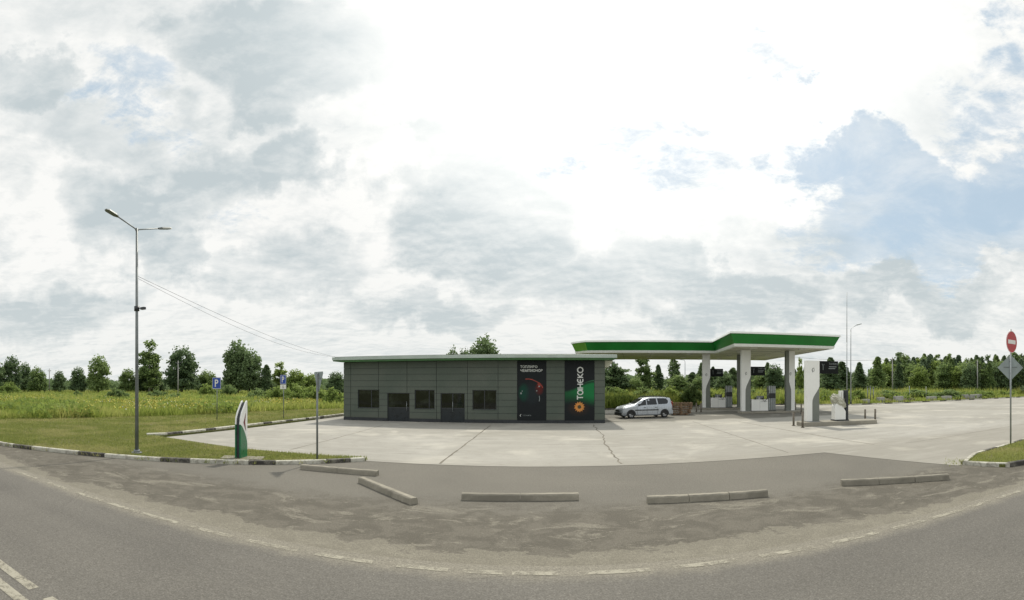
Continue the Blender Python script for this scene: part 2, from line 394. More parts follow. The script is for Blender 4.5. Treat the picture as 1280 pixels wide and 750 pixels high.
# concrete apron
FAR = [(95, 45.6), (39, 45.4), (33, 51), (25, 54), (10, 48.5), (-8, 46.5), (-13.6, 46.5)]
APRON = [(-16.05, 17.45), (-10.4, 16.1), (-4.8, 15.7), (0, 15.35), (3.5, 15.15), (7.6, 14.95), (11.35, 14.7), (12.55, 9.2), (13.2, 9.1), (14.2, 9.9), (19.5, 10.6), (60, 8.6), (95, 7)] + FAR + [(-13.8, 37.6)]
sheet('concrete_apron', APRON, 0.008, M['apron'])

# raised grass: left verge and field, back field, island
KF = [(-75, 13.6), (-45, 11.2), (-30, 10.2), (-18, 9.85), (-14.1, 11.0), (-11.1, 12.1), (-9.3, 12.9), (-7.6, 13.75), (-6.2, 14.7), (-5.0, 15.65)]
def solid(name, poly, z0, z1, mat):
    me = bpy.data.meshes.new(name); bm = bmesh.new()
    vs = [bm.verts.new((x, y, z1)) for x, y in poly]; f = bm.faces.new(vs)
    if f.normal.z < 0 or sum((poly[i][0] * poly[(i+1) % len(poly)][1] - poly[(i+1) % len(poly)][0] * poly[i][1]) for i in range(len(poly))) < 0: f.normal_flip()
    r = bmesh.ops.extrude_face_region(bm, geom=[f]); ev = [g for g in r['geom'] if isinstance(g, bmesh.types.BMVert)]
    for v in ev: v.co.z = z0
    bmesh.ops.triangulate(bm, faces=bm.faces); bmesh.ops.recalc_face_normals(bm, faces=bm.faces); bm.to_mesh(me); bm.free()
    me.materials.append(mat); o = bpy.data.objects.new(name, me); C.objects.link(o); o['kind'] = 'structure'; return o
LEFTV = [(x, y + 0.1) for x, y in KF] + [(-10.4, 16.15), (-16.15, 17.5), (-14.0, 37.6), (-13.9, 47), (-14, 60), (-400, 60), (-400, 40)]
solid('grass_verge', LEFTV, -0.1, 0.095, M['grass_ground'])
BACK = [(x, y + 0.12) for x, y in FAR[::-1]] + [(400, 47), (400, 400), (-400, 400), (-400, 60.1), (-14, 60.1)]
solid('grass_field', BACK, -0.1, 0.10, M['grass_ground'])
ISL = [(12.75, 9.25), (13.05, 7.75), (14, 7.45), (18, 7.15), (30, 6.3), (60, 4.2), (60, 7.9), (30, 9.9), (19.5, 10.5), (14.4, 9.85)]
solid('grass_island', [(x + 0.05, y + 0.02) for x, y in ISL], -0.1, 0.10, M['grass_ground'])

# painted kerbs
def kerb(name, pts, marks, w=0.16, h=0.14, phase=0.0, unit=(1.9, 1.1)):
    """marks: list of (s0, s1) painted black along the line, else alternating"""
    mb = MB(); P = [Vector((x, y)) for x, y in pts]; acc = 0.0
    segs = [(P[i + 1] - P[i]).length for i in range(len(P) - 1)]; tot = sum(segs)
    def at(s):
        for i, l in enumerate(segs):
            if s <= l or i == len(segs) - 1:
                d = (P[i + 1] - P[i]).normalized(); return P[i] + d * s, d
            s -= l
    cuts = []
    s = 0.0
    if marks is None:
        k = 0
        while s < tot:
            l = unit[k % 2] * random.uniform(0.93, 1.07); cuts.append((s, min(tot, s + l), k % 2)); s += l; k += 1
    else:
        for a_, b_ in marks:
            while s < a_ - 0.01:
                e = min(a_, s + 1.9)
                if a_ - e < 0.5: e = a_
                cuts.append((s, e, 0)); s = e
            cuts.append((a_, b_, 1)); s = b_
        while s < tot: cuts.append((s, min(tot, s + 1.9), 0)); s += 1.9
    for a_, b_, c in cuts:
        n = max(1, int((b_ - a_) / 0.6)); row = []
        for i in range(n + 1):
            p, d = at(min(tot - 1e-4, a_ + 0.006 + (b_ - a_ - 0.012) * i / n)); q = Vector((-d.y, d.x)); jz = 0
            row.append((p, q))
        dz = random.uniform(-0.008, 0.008); vs = []; off = random.uniform(-0.008, 0.008)
        for p, q in row:
            for o_, z in ((0, -0.05), (0, h - 0.025), (0.022, h), (w, h), (w, -0.05)):
                vs.append((p.x + q.x * (o_ + off), p.y + q.y * (o_ + off), z + (dz if z > 0 else 0)))
        fs = [(i*5 + j, (i+1)*5 + j, (i+1)*5 + j + 1, i*5 + j + 1) for i in range(n) for j in range(4)] + [tuple(range(5)), tuple(n*5 + j for j in range(5))[::-1]]
        mb.add(vs, fs, c)
    return mb.build(name, [M['kerb_white'], M['kerb_black']], kind='structure')
def arc(pts, p):   # arc length of the nearest place on the line
    best = (1e9, 0); acc = 0
    for i in range(len(pts) - 1):
        a_, b_ = Vector(pts[i]), Vector(pts[i + 1]); l = (b_ - a_).length
        t = max(0, min(1, (Vector(p) - a_).dot(b_ - a_) / l / l)); d = (a_ + (b_ - a_) * t - Vector(p)).length
        if d < best[0]: best = (d, acc + t * l)
        acc += l
    return best[1]
def ky(px, tab):
    for (x0, y0), (x1, y1) in zip(tab, tab[1:]):
        if x0 <= px <= x1: return y0 + (y1 - y0) * (px - x0) / (x1 - x0)
    return tab[-1][1]
tabF = [(0, 558), (100, 569), (200, 577), (275, 582), (340, 582), (440, 577), (460, 575)]
s0 = arc(KF, G(14, 559.5)); mk = []
s = s0 - 3.6 * 9
while s < s0 - 2: mk.append((s, s + 1.3)); s += 3.6
for a_, b_ in ((14, 38), (97, 131), (200, 236), (310, 345), (407, 437)):
    mk.append((arc(KF, G(a_, ky(a_, tabF))), arc(KF, G(b_, ky(b_, tabF)))))
kerb('roadside_kerb', KF, mk)
KU = [(-16.6, 17.2), (-16.1, 18.0), (-15.3, 26.7), (-13.9, 37.6), (-13.7, 46.4)]
tabU = [(200, 549), (230, 544), (273, 539.5), (341, 531), (369, 528), (389, 525.5), (411, 523), (430, 521)]
mk = []
for a_, b_ in ((215, 230), (260, 273), (331, 341), (360, 369), (385, 389), (404, 409)):
    mk.append((arc(KU, G(a_, ky(a_, tabU))), arc(KU, G(b_, ky(b_, tabU)))))
kerb('apron_side_kerb', KU, [m for m in mk if m[1] > m[0] + 0.2], h=0.21, w=.2)
kerb('apron_back_kerb', FAR[::-1][1:], None, h=0.16, unit=(2.4, 1.6))
kerb('apron_far_kerb', [(95, 45.4), (160, 45)][::1], None, h=0.16)
kerb('island_kerb', [(14.5, 9.95), (12.75, 9.15), (12.98, 7.7), (14, 7.4), (18, 7.1), (30, 6.25), (60, 4.15)], [(3.65 + 3.2 * i, 5.1 + 3.2 * i) for i in range(14)], h=0.15)
kerb('island_back_kerb', [(60, 8.0), (30, 10.0), (19.5, 10.6), (14.5, 9.98)], None, h=0.13)

# road paint
def stripe(mb, x0, x1, f, w, z=0.012):
    n = max(1, int((x1 - x0) / 0.5))
    vs = []
    for i in range(n + 1):
        x = x0 + (x1 - x0) * i / n; vs += [(x, f(x) - w * .58, z), (x, f(x) + w * .58, z)]
    mb.add(vs, [(2*i, 2*i + 2, 2*i + 3, 2*i + 1) for i in range(n)])
def ex(px):
    t = math.tan(az(px)); return 6.4 * t / (1 + 0.072 * t)
mb = MB()
for a_, b_ in ((20, 46), (60, 86), (95, 128), (136, 175), (178, 222), (238, 290), (310, 372), (395, 466), (496, 560), (578, 628), (640, 697), (728, 815), (842, 922), (950, 1017), (1040, 1097), (1116, 1155), (1163, 1205), (1212, 1240), (1247, 1275)):
    stripe(mb, ex(a_), ex(b_), E, 0.12)
x = -16.0
while x > -75: stripe(mb, x - 1.0, x, E, 0.12); x -= 1.5
x = ex(1275) + 0.5
while x < 75: stripe(mb, x, x + 1.0, E, 0.12); x += 1.5
mb.build('edge_line', M['edge_paint'], kind='structure')
mb = MB(); cl = lambda x: E(x) - 3.62
x = -4.95
for k in range(9): stripe(mb, x - 3.0, x, cl, 0.13); x -= 7.0 if k else 5.2
stripe(mb, -4.62, -4.52 + 2.6, cl, 0.13); stripe(mb, 4.6, 7.6, cl, .13); stripe(mb, 11.6, 14.6, cl, .13); stripe(mb, 18.6, 21.6, cl, .13)
stripe(mb, -75, 75, lambda x: E(x) - 3.92, 0.13)
mb.build('centre_line', M['centre_paint'], kind='structure')

# joints and cracks of the apron
def crackline(mb, a_, b_, w=0.05, jag=0.0, z=0.0115, step=0.5):
    a_, b_ = Vector(a_), Vector(b_); n = max(2, int((b_ - a_).length / step)); d = (b_ - a_).normalized(); q = Vector((-d.y, d.x)); vs = []
    o_ = 0
    for i in range(n + 1):
        o_ = o_ * 0.75 + random.uniform(-1, 1) * jag
        p = a_.lerp(b_, i / n) + q * o_ * (1 if 0 < i < n else 0); ww = w * random.uniform(0.6, 1.3)
        vs += [(p.x - q.x * ww / 2, p.y - q.y * ww / 2, z), (p.x + q.x * ww / 2, p.y + q.y * ww / 2, z)]
    mb.add(vs, [(2*i, 2*i+1, 2*i+3, 2*i+2) for i in range(n)])
mb = MB()
for p0, p1, w, j in [((613, 532), (550, 580), .10, .02), ((742, 531), (777, 580), .10, .09), ((478, 532), (362, 563), .07, .02),
                     ((866, 527), (985, 566), .06, .02), ((923, 527), (1093, 556), .10, .01), ((1132, 554), (1282, 530), .06, .05),
                     ((880, 531), (1000, 519), .05, .02), ((1096, 526), (1280, 520), .05, .02),
                     ((1100, 529), (1180, 534), .05, .03)]:
    crackline(mb, G(*p0), G(*p1), w * .7, j)
mb.build('apron_joint', M['joint'], kind='structure')

# ================================================================ SHOP
AX, AY = -12.4, 33.5; SA = math.atan2(-1.5, 18.75); SL = 18.81; SD = 9.0
shop = thing('shop_building', 'low flat roofed petrol station shop clad in dark grey green panels', 'shop', (AX, AY, 0.014), SA)
VJ = [0, 0.59, 2.80, 4.98, 7.14, 9.35, 11.48, 12.80, 14.78, 16.04, 18.07, SL]
HJ = [0.22] + [0.22 + 0.452 * i for i in range(1, 9)] + [4.30]
OPEN = [('window', 1.17, 2.87, 0.92, 2.27), ('door', 3.49, 5.17, 0.0, 2.05), ('window', 5.55, 7.01, 0.92, 2.27),
        ('door', 7.44, 9.16, 0.0, 2.05), ('window', 9.70, 11.37, 0.92, 2.27)]
POST = [(12.80, 14.78), (16.04, 18.07)]
def cells(w0, w1, z0, z1, holes):
    """split a rectangle around rectangular holes"""
    for a_, b_, c, d in holes:
        if a_ < w1 - 1e-4 and b_ > w0 + 1e-4 and c < z1 - 1e-4 and d > z0 + 1e-4:
            out = []
            if a_ > w0: out += cells(w0, a_, z0, z1, holes)
            if b_ < w1: out += cells(b_, w1, z0, z1, holes)
            m0, m1 = max(a_, w0), min(b_, w1)
            if c > z0: out += cells(m0, m1, z0, c, holes)
            if d < z1: out += cells(m0, m1, d, z1, holes)
            return out
    return [(w0, w1, z0, z1)]
holes = [(a_, b_, c, d) for _, a_, b_, c, d in OPEN] + [(a_, b_, 0.2, 4.3) for a_, b_ in POST]
mb = MB()
for i in range(len(VJ) - 1):
    for j in range(len(HJ) - 1):
        for (a_, b_, c, d) in cells(VJ[i], VJ[i + 1], HJ[j], HJ[j + 1], holes):
            l = 0.015 if abs(a_ - VJ[i]) < 1e-4 else 0; r = 0.015 if abs(b_ - VJ[i + 1]) < 1e-4 else 0
            u = 0.012 if abs(d - HJ[j + 1]) < 1e-4 else 0; w = 0.012 if abs(c - HJ[j]) < 1e-4 else 0
            if b_ - a_ > 0.04 and d - c > 0.03: mb.box(a_ + l, 0, c + w, b_ - r, 0.05, d - u)
# side and rear cladding
for z0, z1 in zip(HJ, HJ[1:]):
    mb.box(SL - 0.05, 0.06, z0 + .009, SL, SD, z1 - .009); mb.box(0, 0.06, z0 + .009, 0.05, SD, z1 - .009); mb.box(0.06, SD - 0.05, z0 + .009, SL - 0.06, SD, z1 - .009)
mb.build('wall', M['cladding'], shop)
mb = MB()
for (a_, b_, c, d) in cells(0.05, SL - 0.05, 0.0, 4.3, [(a_, b_, c, d) for _, a_, b_, c, d in OPEN]): mb.box(a_, 0.055, c, b_, 0.30, d)
mb.box(0.055, 0.3, 0, 0.3, SD - 0.06, 4.3); mb.box(SL - 0.3, 0.3, 0, SL - 0.055, SD - 0.06, 4.3); mb.box(0.3, SD - 0.3, 0, SL - 0.3, SD - 0.06, 4.3)
mb.build('wall_core', M['dark_metal'], shop)
mb = MB()
xs = [0.0] + [v for o in OPEN if o[0] == 'door' for v in (o[1], o[2])] + [SL]
for i in range(0, len(xs), 2): mb.box(xs[i], 0.012, 0.0, xs[i + 1], 0.054, 0.215)
mb.box(SL - .05, .06, 0, SL - .01, SD, .215); mb.box(.01, .06, 0, .05, SD, .215)
mb.build('plinth', M['dark_metal'], shop)
MB().box(0.3, 2.2, 0, SL - 0.3, 2.3, 4.2).build('inner_wall', M['interior'], shop)
lab = {0: 'leftmost window with a pale blind strip', 2: 'window between the two doors', 4: 'window beside the dark poster'}
for k, (t, a_, b_, c, d) in enumerate(OPEN):
    f = MB(); y0, y1 = 0.075, 0.15; w = 0.05
    f.box(a_, y0, c, a_ + w, y1, d).box(b_ - w, y0, c, b_, y1, d).box(a_ + w, y0, d - w, b_ - w, y1, d).box(a_ + w, y0, c, b_ - w, y1, c + w)
    if t == 'window':
        o = f.build('window', M['dark_metal'], shop); 
        mx = a_ + (b_ - a_) * (0.62 if k == 0 else 0.72 if k == 2 else 0.5)
        MB().box(mx - 0.03, y0 + .004, c + w, mx + 0.03, y1 - .004, d - w).build('frame', M['dark_metal'], o)
        for (g0, g1) in ((a_ + w, mx - .03), (mx + .03, b_ - w)):
            MB().box(g0, 0.105, c + w, g1, 0.115, d - w).build('pane', M['facade_glass'], o)
        MB().box(a_ - 0.02, -0.03, c - 0.03, b_ + 0.02, 0.07, c - 0.003).build('sill', M['cladding'], o)
    else:
        f.box(a_ + w, y0 + .003, c + 0.95, b_ - w, y1 - .003, c + 1.02)
        o = f.build('door', M['dark_metal'], shop)
        MB().box(a_ + w, 0.105, c + 1.02, b_ - w, 0.115, d - w).build('pane', M['facade_glass'], o)
        MB().box(a_ + w, 0.095, c + w, b_ - w, 0.125, c + .95).build('lower_panel', simple('door_panel', (0.014, 0.020, 0.024), 0.3, spec=.4), o)
        hx = b_ - 0.22 if k == 1 else (a_ + b_) / 2
        h = MB().tube([(hx, 0.02, 0.75), (hx, 0.02, 1.45)], 0.015); h.tube([(hx, 0.02, .8), (hx, .09, .8)], .01); h.tube([(hx, 0.02, 1.4), (hx, .09, 1.4)], .01)
        h.build('handle', M['galvanised'], o)
        if k == 3: MB().box((a_+b_)/2 - .03, y0 + .002, 1.02, (a_+b_)/2 + .03, y1 - .002, d - w).build('frame', M['dark_metal'], o)
# roof: slab, pale edge trim, green soffit
mb = MB(); mb.box(-0.55, -0.85, 4.44, SL + 0.72, SD + 0.3, 4.66); mb.build('roof_trim', M['roof_trim'], shop, bevel=0.015)
mb = MB(); mb.prism([(-0.5, 4.435), (-0.5, 4.36), (0.0, 4.305), (SL, 4.305), (SL + 0.66, 4.36), (SL + 0.66, 4.435)], -0.78, SD + 0.25, plane='xz'); mb.build('roof_soffit', M['green_trim'], shop)
mb = MB(); mb.prism([(SL + .01, 4.30), (SL + .01, 3.86), (SL + .30, 3.86), (SL + .62, 4.30)], 0.4, SD, plane='xz'); mb.build('side_bracket', M['soffit'], shop)
mb = MB(); mb.box(-0.4, -0.7, 4.662, SL + .6, SD + .2, 4.70); mb.build('roof_membrane', M['grey_panel'], shop)

# posters on the front wall
def ribbon(mb, pts, w, y=0.0, mi=0, closed=False, th=0.006):
    """flat stroke in the xz plane facing -y"""
    P = [Vector(p) for p in pts]; n = len(P); vs = []
    for i in range(n):
        a_ = P[(i - 1) % n] if closed or i > 0 else P[i]; b_ = P[(i + 1) % n] if closed or i < n - 1 else P[i]
        d = (b_ - a_).normalized(); q = Vector((-d.y, d.x)) * w / 2
        u, v = P[i] + q, P[i] - q
        vs += [(u.x, y, u.y), (v.x, y, v.y), (u.x, y + th, u.y), (v.x, y + th, v.y)]
    m = n if closed else n - 1
    fs = []
    for i in range(m):
        a_, b_ = 4 * i, 4 * ((i + 1) % n)
        fs += [(a_, b_, b_ + 1, a_ + 1), (a_, a_ + 2, b_ + 2, b_), (a_ + 1, b_ + 1, b_ + 3, a_ + 3)]
    mb.add(vs, fs, mi)
def circ(cx, cz, r, a0=0, a1=360, n=28): return [(cx + r * math.cos(R(a0 + (a1 - a0) * i / n)), cz + r * math.sin(R(a0 + (a1 - a0) * i / n))) for i in range(n + 1)]
def disc(mb, cx, cz, rx, rz, y, mi=0, n=24, th=0.006):
    mb.prism([(cx + rx * math.cos(2 * math.pi * i / n), cz + rz * math.sin(2 * math.pi * i / n)) for i in range(n)], y, y + th, mi, 'xz')
def poster_mat(kind):
    m, nt, b = nm('poster_print_' + kind)
    s = N(nt, 'ShaderNodeSeparateXYZ'); nt.links.new(objc(nt), s.inputs[0]); x, z = s.outputs[0], s.outputs[2]
    base = (0.012, 0.015, 0.017)
    def blob(cx, cz, rx, rz, soft=1.0):
        dx = math_(nt, 'DIVIDE', math_(nt, 'SUBTRACT', x, cx), rx); dz = math_(nt, 'DIVIDE', math_(nt, 'SUBTRACT', z, cz), rz)
        d = math_(nt, 'ADD', math_(nt, 'MULTIPLY', dx, dx), math_(nt, 'MULTIPLY', dz, dz)); return maprange(nt, d, 1.0, 0.0)
    if kind == 'wave':
        # a green wave sweeping up to the right
        top = math_(nt, 'ADD', 2.30, math_(nt, 'MULTIPLY', maprange(nt, x, 0.0, 2.03), 0.62))
        low = math_(nt, 'ADD', 1.50, math_(nt, 'MULTIPLY', math_(nt, 'SINE', math_(nt, 'MULTIPLY', x, 2.2)), 0.12))
        f = math_(nt, 'MULTIPLY', maprange(nt, math_(nt, 'SUBTRACT', top, z), 0.0, 0.25), maprange(nt, math_(nt, 'SUBTRACT', z, low), -0.35, 0.55))
        f = math_(nt, 'MULTIPLY', f, maprange(nt, x, -0.5, 1.7, 0.35, 1.0))
        c = mixc(nt, f, base, (0.012, 0.165, 0.050))
        edge = math_(nt, 'MULTIPLY', maprange(nt, math_(nt, 'ABSOLUTE', math_(nt, 'SUBTRACT', top, z)), 0.05, 0.0), maprange(nt, x, 1.0, 1.9))
        c = mixc(nt, math_(nt, 'MULTIPLY', edge, 0.5), c, (0.08, 0.30, 0.14))
        c = mixc(nt, math_(nt, 'MULTIPLY', blob(0.95, 1.0, 0.9, 0.6), 0.5), c, (0.05, 0.03, 0.02))
    else:
        c = mixc(nt, math_(nt, 'MULTIPLY', blob(0.45, 2.1, 0.45, 0.75), 0.5), base, (0.0, 0.09, 0.05))
        c = mixc(nt, math_(nt, 'MULTIPLY', blob(1.5, 2.35, 0.35, 0.5), 0.6), c, (0.16, 0.015, 0.01))
        c = mixc(nt, math_(nt, 'MULTIPLY', blob(1.0, 2.0, 0.7, 0.9), 0.5), c, (0.02, 0.03, 0.035))
    nt.links.new(c, b.inputs['Base Color']); b.inputs['Roughness'].default_value = 0.6; b.inputs['Specular IOR Level'].default_value = 0.2
    return m
for k, (a_, b_) in enumerate(POST):
    p = thing('poster', ['tall dark poster with two lines of lettering and a red arc on the shop wall',
                         'tall dark poster with green wave, vertical white lettering and a sunflower on the shop wall'][k], 'poster',
              (AX + a_ * math.cos(SA), AY + a_ * math.sin(SA), 0.014), SA)
    W = b_ - a_
    MB().box(0.012, -0.02, 0.19, W - 0.012, 0.05, 4.29).build('panel', poster_mat(['race', 'wave'][k]), p)
    if k == 0:
        text_mesh('lettering', 'ТОПЛИВО', 0.235, M['letter_white'], p, (0.20, -0.022, 3.78), bold=0.004)
        text_mesh('lettering', 'ЧЕМПИОНОВ', 0.235, M['letter_white'], p, (0.20, -0.022, 3.52), bold=0.004)
        g = MB(); ribbon(g, [(0.55, 3.02), (0.8, 3.03), (1.05, 2.98), (1.3, 2.86), (1.52, 2.74), (1.66, 2.58), (1.74, 2.42)], 0.06, -0.026)
        ribbon(g, [(1.42, 2.72), (1.48, 2.55), (1.42, 2.42)], 0.09, -0.028); disc(g, 1.55, 2.62, .08, .07, -0.03)
        g.build('red_arc', simple('arc_red', (0.30, 0.035, 0.02), 0.5, var=0.3, scale=6), p)
        for hx_, hz_, r1_, r2_ in ((1.50, 2.52, .06, .05), (1.33, 2.22, .045, .045), (.26, 2.05, .06, .07), (.34, 2.2, .035, .04)):
            g = MB(); disc(g, hx_, hz_, r1_, r2_, -0.036); g.build('highlight', M['letter_dim'], p)
        g = MB()
        ribbon(g, [(1.50, 1.88), (1.53, 1.70), (1.50, 1.5)], .045, -.03)
        g.build('highlight', M['letter_dim'], p)
        g = MB(); ribbon(g, [(.26, .62), (.19, .55), (.25, .46)], .035, -.03); g.build('emblem', M['letter_white'], p)
        text_mesh('lettering', 'ТАТНЕФТЬ', 0.11, M['letter_dim'], p, (0.36, -0.022, 0.50))
    else:
        # vertical wordmark, read from the bottom up: strokes drawn in (along, across) and turned
        cx, z0, sc_ = 1.06, 1.62, 0.385; st = 0.078
        g = MB()
        def P2(pts): return [(cx + 0.19 - v * 0.38, z0 + u) for u, v in pts]   # u along the wall upward, v = height of letter (0 bottom)
        def L(pts, closed=False): ribbon(g, [(cx - 0.19 + (1 - v) * 0.38, z0 + u) for u, v in pts], st, -0.028 - 0.0005 * len(g.f) % 0.004, closed=closed)
        def arcl(cu, cv, ru, rv, a0, a1, n=20): return [(cu + ru * math.cos(R(a0 + (a1 - a0) * i / n)), cv + rv * math.sin(R(a0 + (a1 - a0) * i / n))) for i in range(n + 1)]
        u = 0.0
        L([(u, 1), (u + .30, 1)]); L([(u + .15, 1), (u + .15, 0)]); u += .36          # T
        L(arcl(u + .155, .5, .15, .46, 0, 360)[:-1], True); L([(u + .36, .98), (u + .36, 0)]); u += .48   # round a
        L([(u, 1), (u, 0)]); L([(u + .28, 1), (u + .28, 0)]); L([(u, .5), (u + .28, .5)]); u += .39      # H
        L(arcl(u + .18, .5, .18, .48, 60, 300)); L([(u + .02, .5), (u + .24, .5)]); u += .38             # round E
        L([(u, 1), (u, 0)]); L([(u + .02, .5), (u + .26, 1)]); L([(u + .02, .5), (u + .27, 0)]); u += .34  # K
        L(arcl(u + .20, .5, .19, .48, 0, 360)[:-1], True)                                             # O
        g.v = [(x_, y_, z0 + (z_ - z0) * 0.94) for x_, y_, z_ in g.v]
        g.build('lettering', M['letter_white'], p)
        s_ = MB(); fx, fz = 1.0, 1.12
        for i in range(13):
            a2 = 2 * math.pi * i / 13
            ring = []
            for (rr, ww) in ((0.13, 0.05), (0.24, 0.075), (0.37, 0.0)): ring.append((rr, ww))
            pts = [(0.12, -.04), (0.25, -.072), (0.38, 0), (0.25, .072), (0.12, .04)]
            s_.prism([(fx + r_ * math.cos(a2) - w_ * math.sin(a2), fz + r_ * math.sin(a2) + w_ * math.cos(a2)) for r_, w_ in pts], -0.030 - 0.001 * (i % 3), -0.022, 0, 'xz')
        so = s_.build('sunflower', M['orange'], p)
        d_ = MB(); disc(d_, fx, fz, .125, .125, -0.040, th=.015); d_.build('seed_disc', M['seed'], so)

# ================================================================ CANOPY
CA = R(-14.5); U = (math.cos(CA), math.sin(CA)); V = (-math.sin(CA), math.cos(CA))
def UV(u, v, z=0.0): return (u * U[0] + v * V[0], u * U[1] + v * V[1], z)
CU, CV = 6.0, 54.0
canopy = thing('canopy_roof', 'large white and green L shaped canopy roof over the fuel pumps', 'canopy', UV(CU, CV, 0.0), CA)
CP = [(-4.5, 47.75), (8.5, 47.75), (8.5, 38.8), (17.5, 38.8), (17.5, 61), (-5.9, 61), (-5.9, 49.4)]
CP = [(a_ - CU, b_ - CV) for a_, b_ in CP]
def offset(poly, o):
    n = len(poly); out = []
    for i in range(n):
        a_, b_, c = Vector(poly[i - 1]), Vector(poly[i]), Vector(poly[(i + 1) % n])
        d1, d2 = (b_ - a_).normalized(), (c - b_).normalized()
        n1, n2 = Vector((d1.y, -d1.x)), Vector((d2.y, -d2.x)); m_ = (n1 + n2); k_ = o * 2 / m_.length_squared
        out.append(tuple(b_ + m_ * k_))
    return out
def band(mb, levels, mi=0, edges=None, alt=None):
    rings = [[(x_, y_, z_) for x_, y_ in offset(CP, o_)] for o_, z_ in levels]; n = len(CP)
    for a_, b_ in zip(rings, rings[1:]):
        for i in range(n):
            j = (i + 1) % n; mb.add([a_[i], a_[j], b_[j], b_[i]], [(0, 1, 2, 3)], alt if (alt is not None and edges and i in edges) else mi)
ZB = 5.85
mb = MB(); band(mb, [(-0.3, ZB), (0.0, ZB), (0.10, ZB + 0.22), (0.05, ZB + 0.24)]); 
n = len(CP); ring = offset(CP, -0.29); mb.build('lower_lip', M['white_fascia'], canopy)
mb = MB(); band(mb, [(0.04, ZB + 0.242), (0.42, ZB + 1.06)], 0, edges=[6], alt=1); mb.build('fascia', [M['green_fascia'], M['green_tip']], canopy)
mb = MB(); band(mb, [(0.40, ZB + 1.055), (0.50, ZB + 1.062), (0.47, ZB + 1.22), (-0.4, ZB + 1.25), (-0.45, ZB + 1.0)]); mb.build('top_cap', M['white_fascia'], canopy)
mb = MB(); mb.prism(offset(CP, -0.28), ZB + 0.03, ZB + 0.12); mb.build('soffit', M['soffit'], canopy)
mb = MB(); mb.prism(offset(CP, -0.42), ZB + 0.9, ZB + 1.0); mb.build('roof_deck', M['grey_panel'], canopy)
mb = MB()
for u in [-4, -1, 2, 5, 8, 11, 14, 16.5]:
    if u > 8.6: mb.box(u - CU - .01, 39.3 - CV, ZB + .018, u - CU + .01, 60.5 - CV, ZB + .034)
    else: mb.box(u - CU - .01, 48.2 - CV, ZB + .018, u - CU + .01, 60.5 - CV, ZB + .034)
for v in [41.5, 44.5, 48.2, 51.2, 54.2, 57.2]: mb.box((8.8 if v < 48 else -5.3) - CU, v - CV - .01, ZB + .016, 17.1 - CU, v - CV + .01, ZB + .033)
mb.build('soffit_seam', M['grey_panel'], canopy)
for (u, v) in [(10.5, 40.2), (15.0, 40.2), (10.5, 45.5), (15, 45.5), (2, 49.5), (6, 49.5), (10.5, 51), (15, 51), (2, 56), (6, 56), (10.5, 57), (15, 57)]:
    MB().box(u - CU - .3, v - CV - .3, ZB - .05, u - CU + .3, v - CV + .3, ZB + .028).build('soffit_lamp', M['lens_cream'], canopy, bevel=.02)

# pump islands
def island(label, u0, u1, v0, v1, h=0.16, fn='pump_island'):
    mb = MB(); n_ = 8
    r = (v1 - v0) / 2; L_ = (u1 - u0) / 2
    pts = [(-L_ + r * .25, -r), (L_ - r * .25, -r), (L_, -r * .6), (L_, r * .6), (L_ - r * .25, r), (-L_ + r * .25, r), (-L_, r * .6), (-L_, -r * .6)]
    mb.prism(pts, -0.02, h)
    o = mb.build(fn, M['kerb_island'], None, bevel=0.03, loc=UV((u0 + u1) / 2, (v0 + v1) / 2, 0.014)); o.rotation_euler = (0, 0, CA)
    o['label'] = label; o['category'] = 'pump island'; o['group'] = 'raised pump islands'
island('worn concrete pump island in the open carrying the nearest pylon', 10.45, 15.95, 27.9, 29.3, 0.26)
island('concrete pump island under the front right of the canopy between two tall columns', 9.7, 16.2, 41.9, 43.3, 0.17)
island('farthest pump island at the elbow of the canopy, left of the others', 6.9, 12.4, 48.8, 50.2, 0.17)

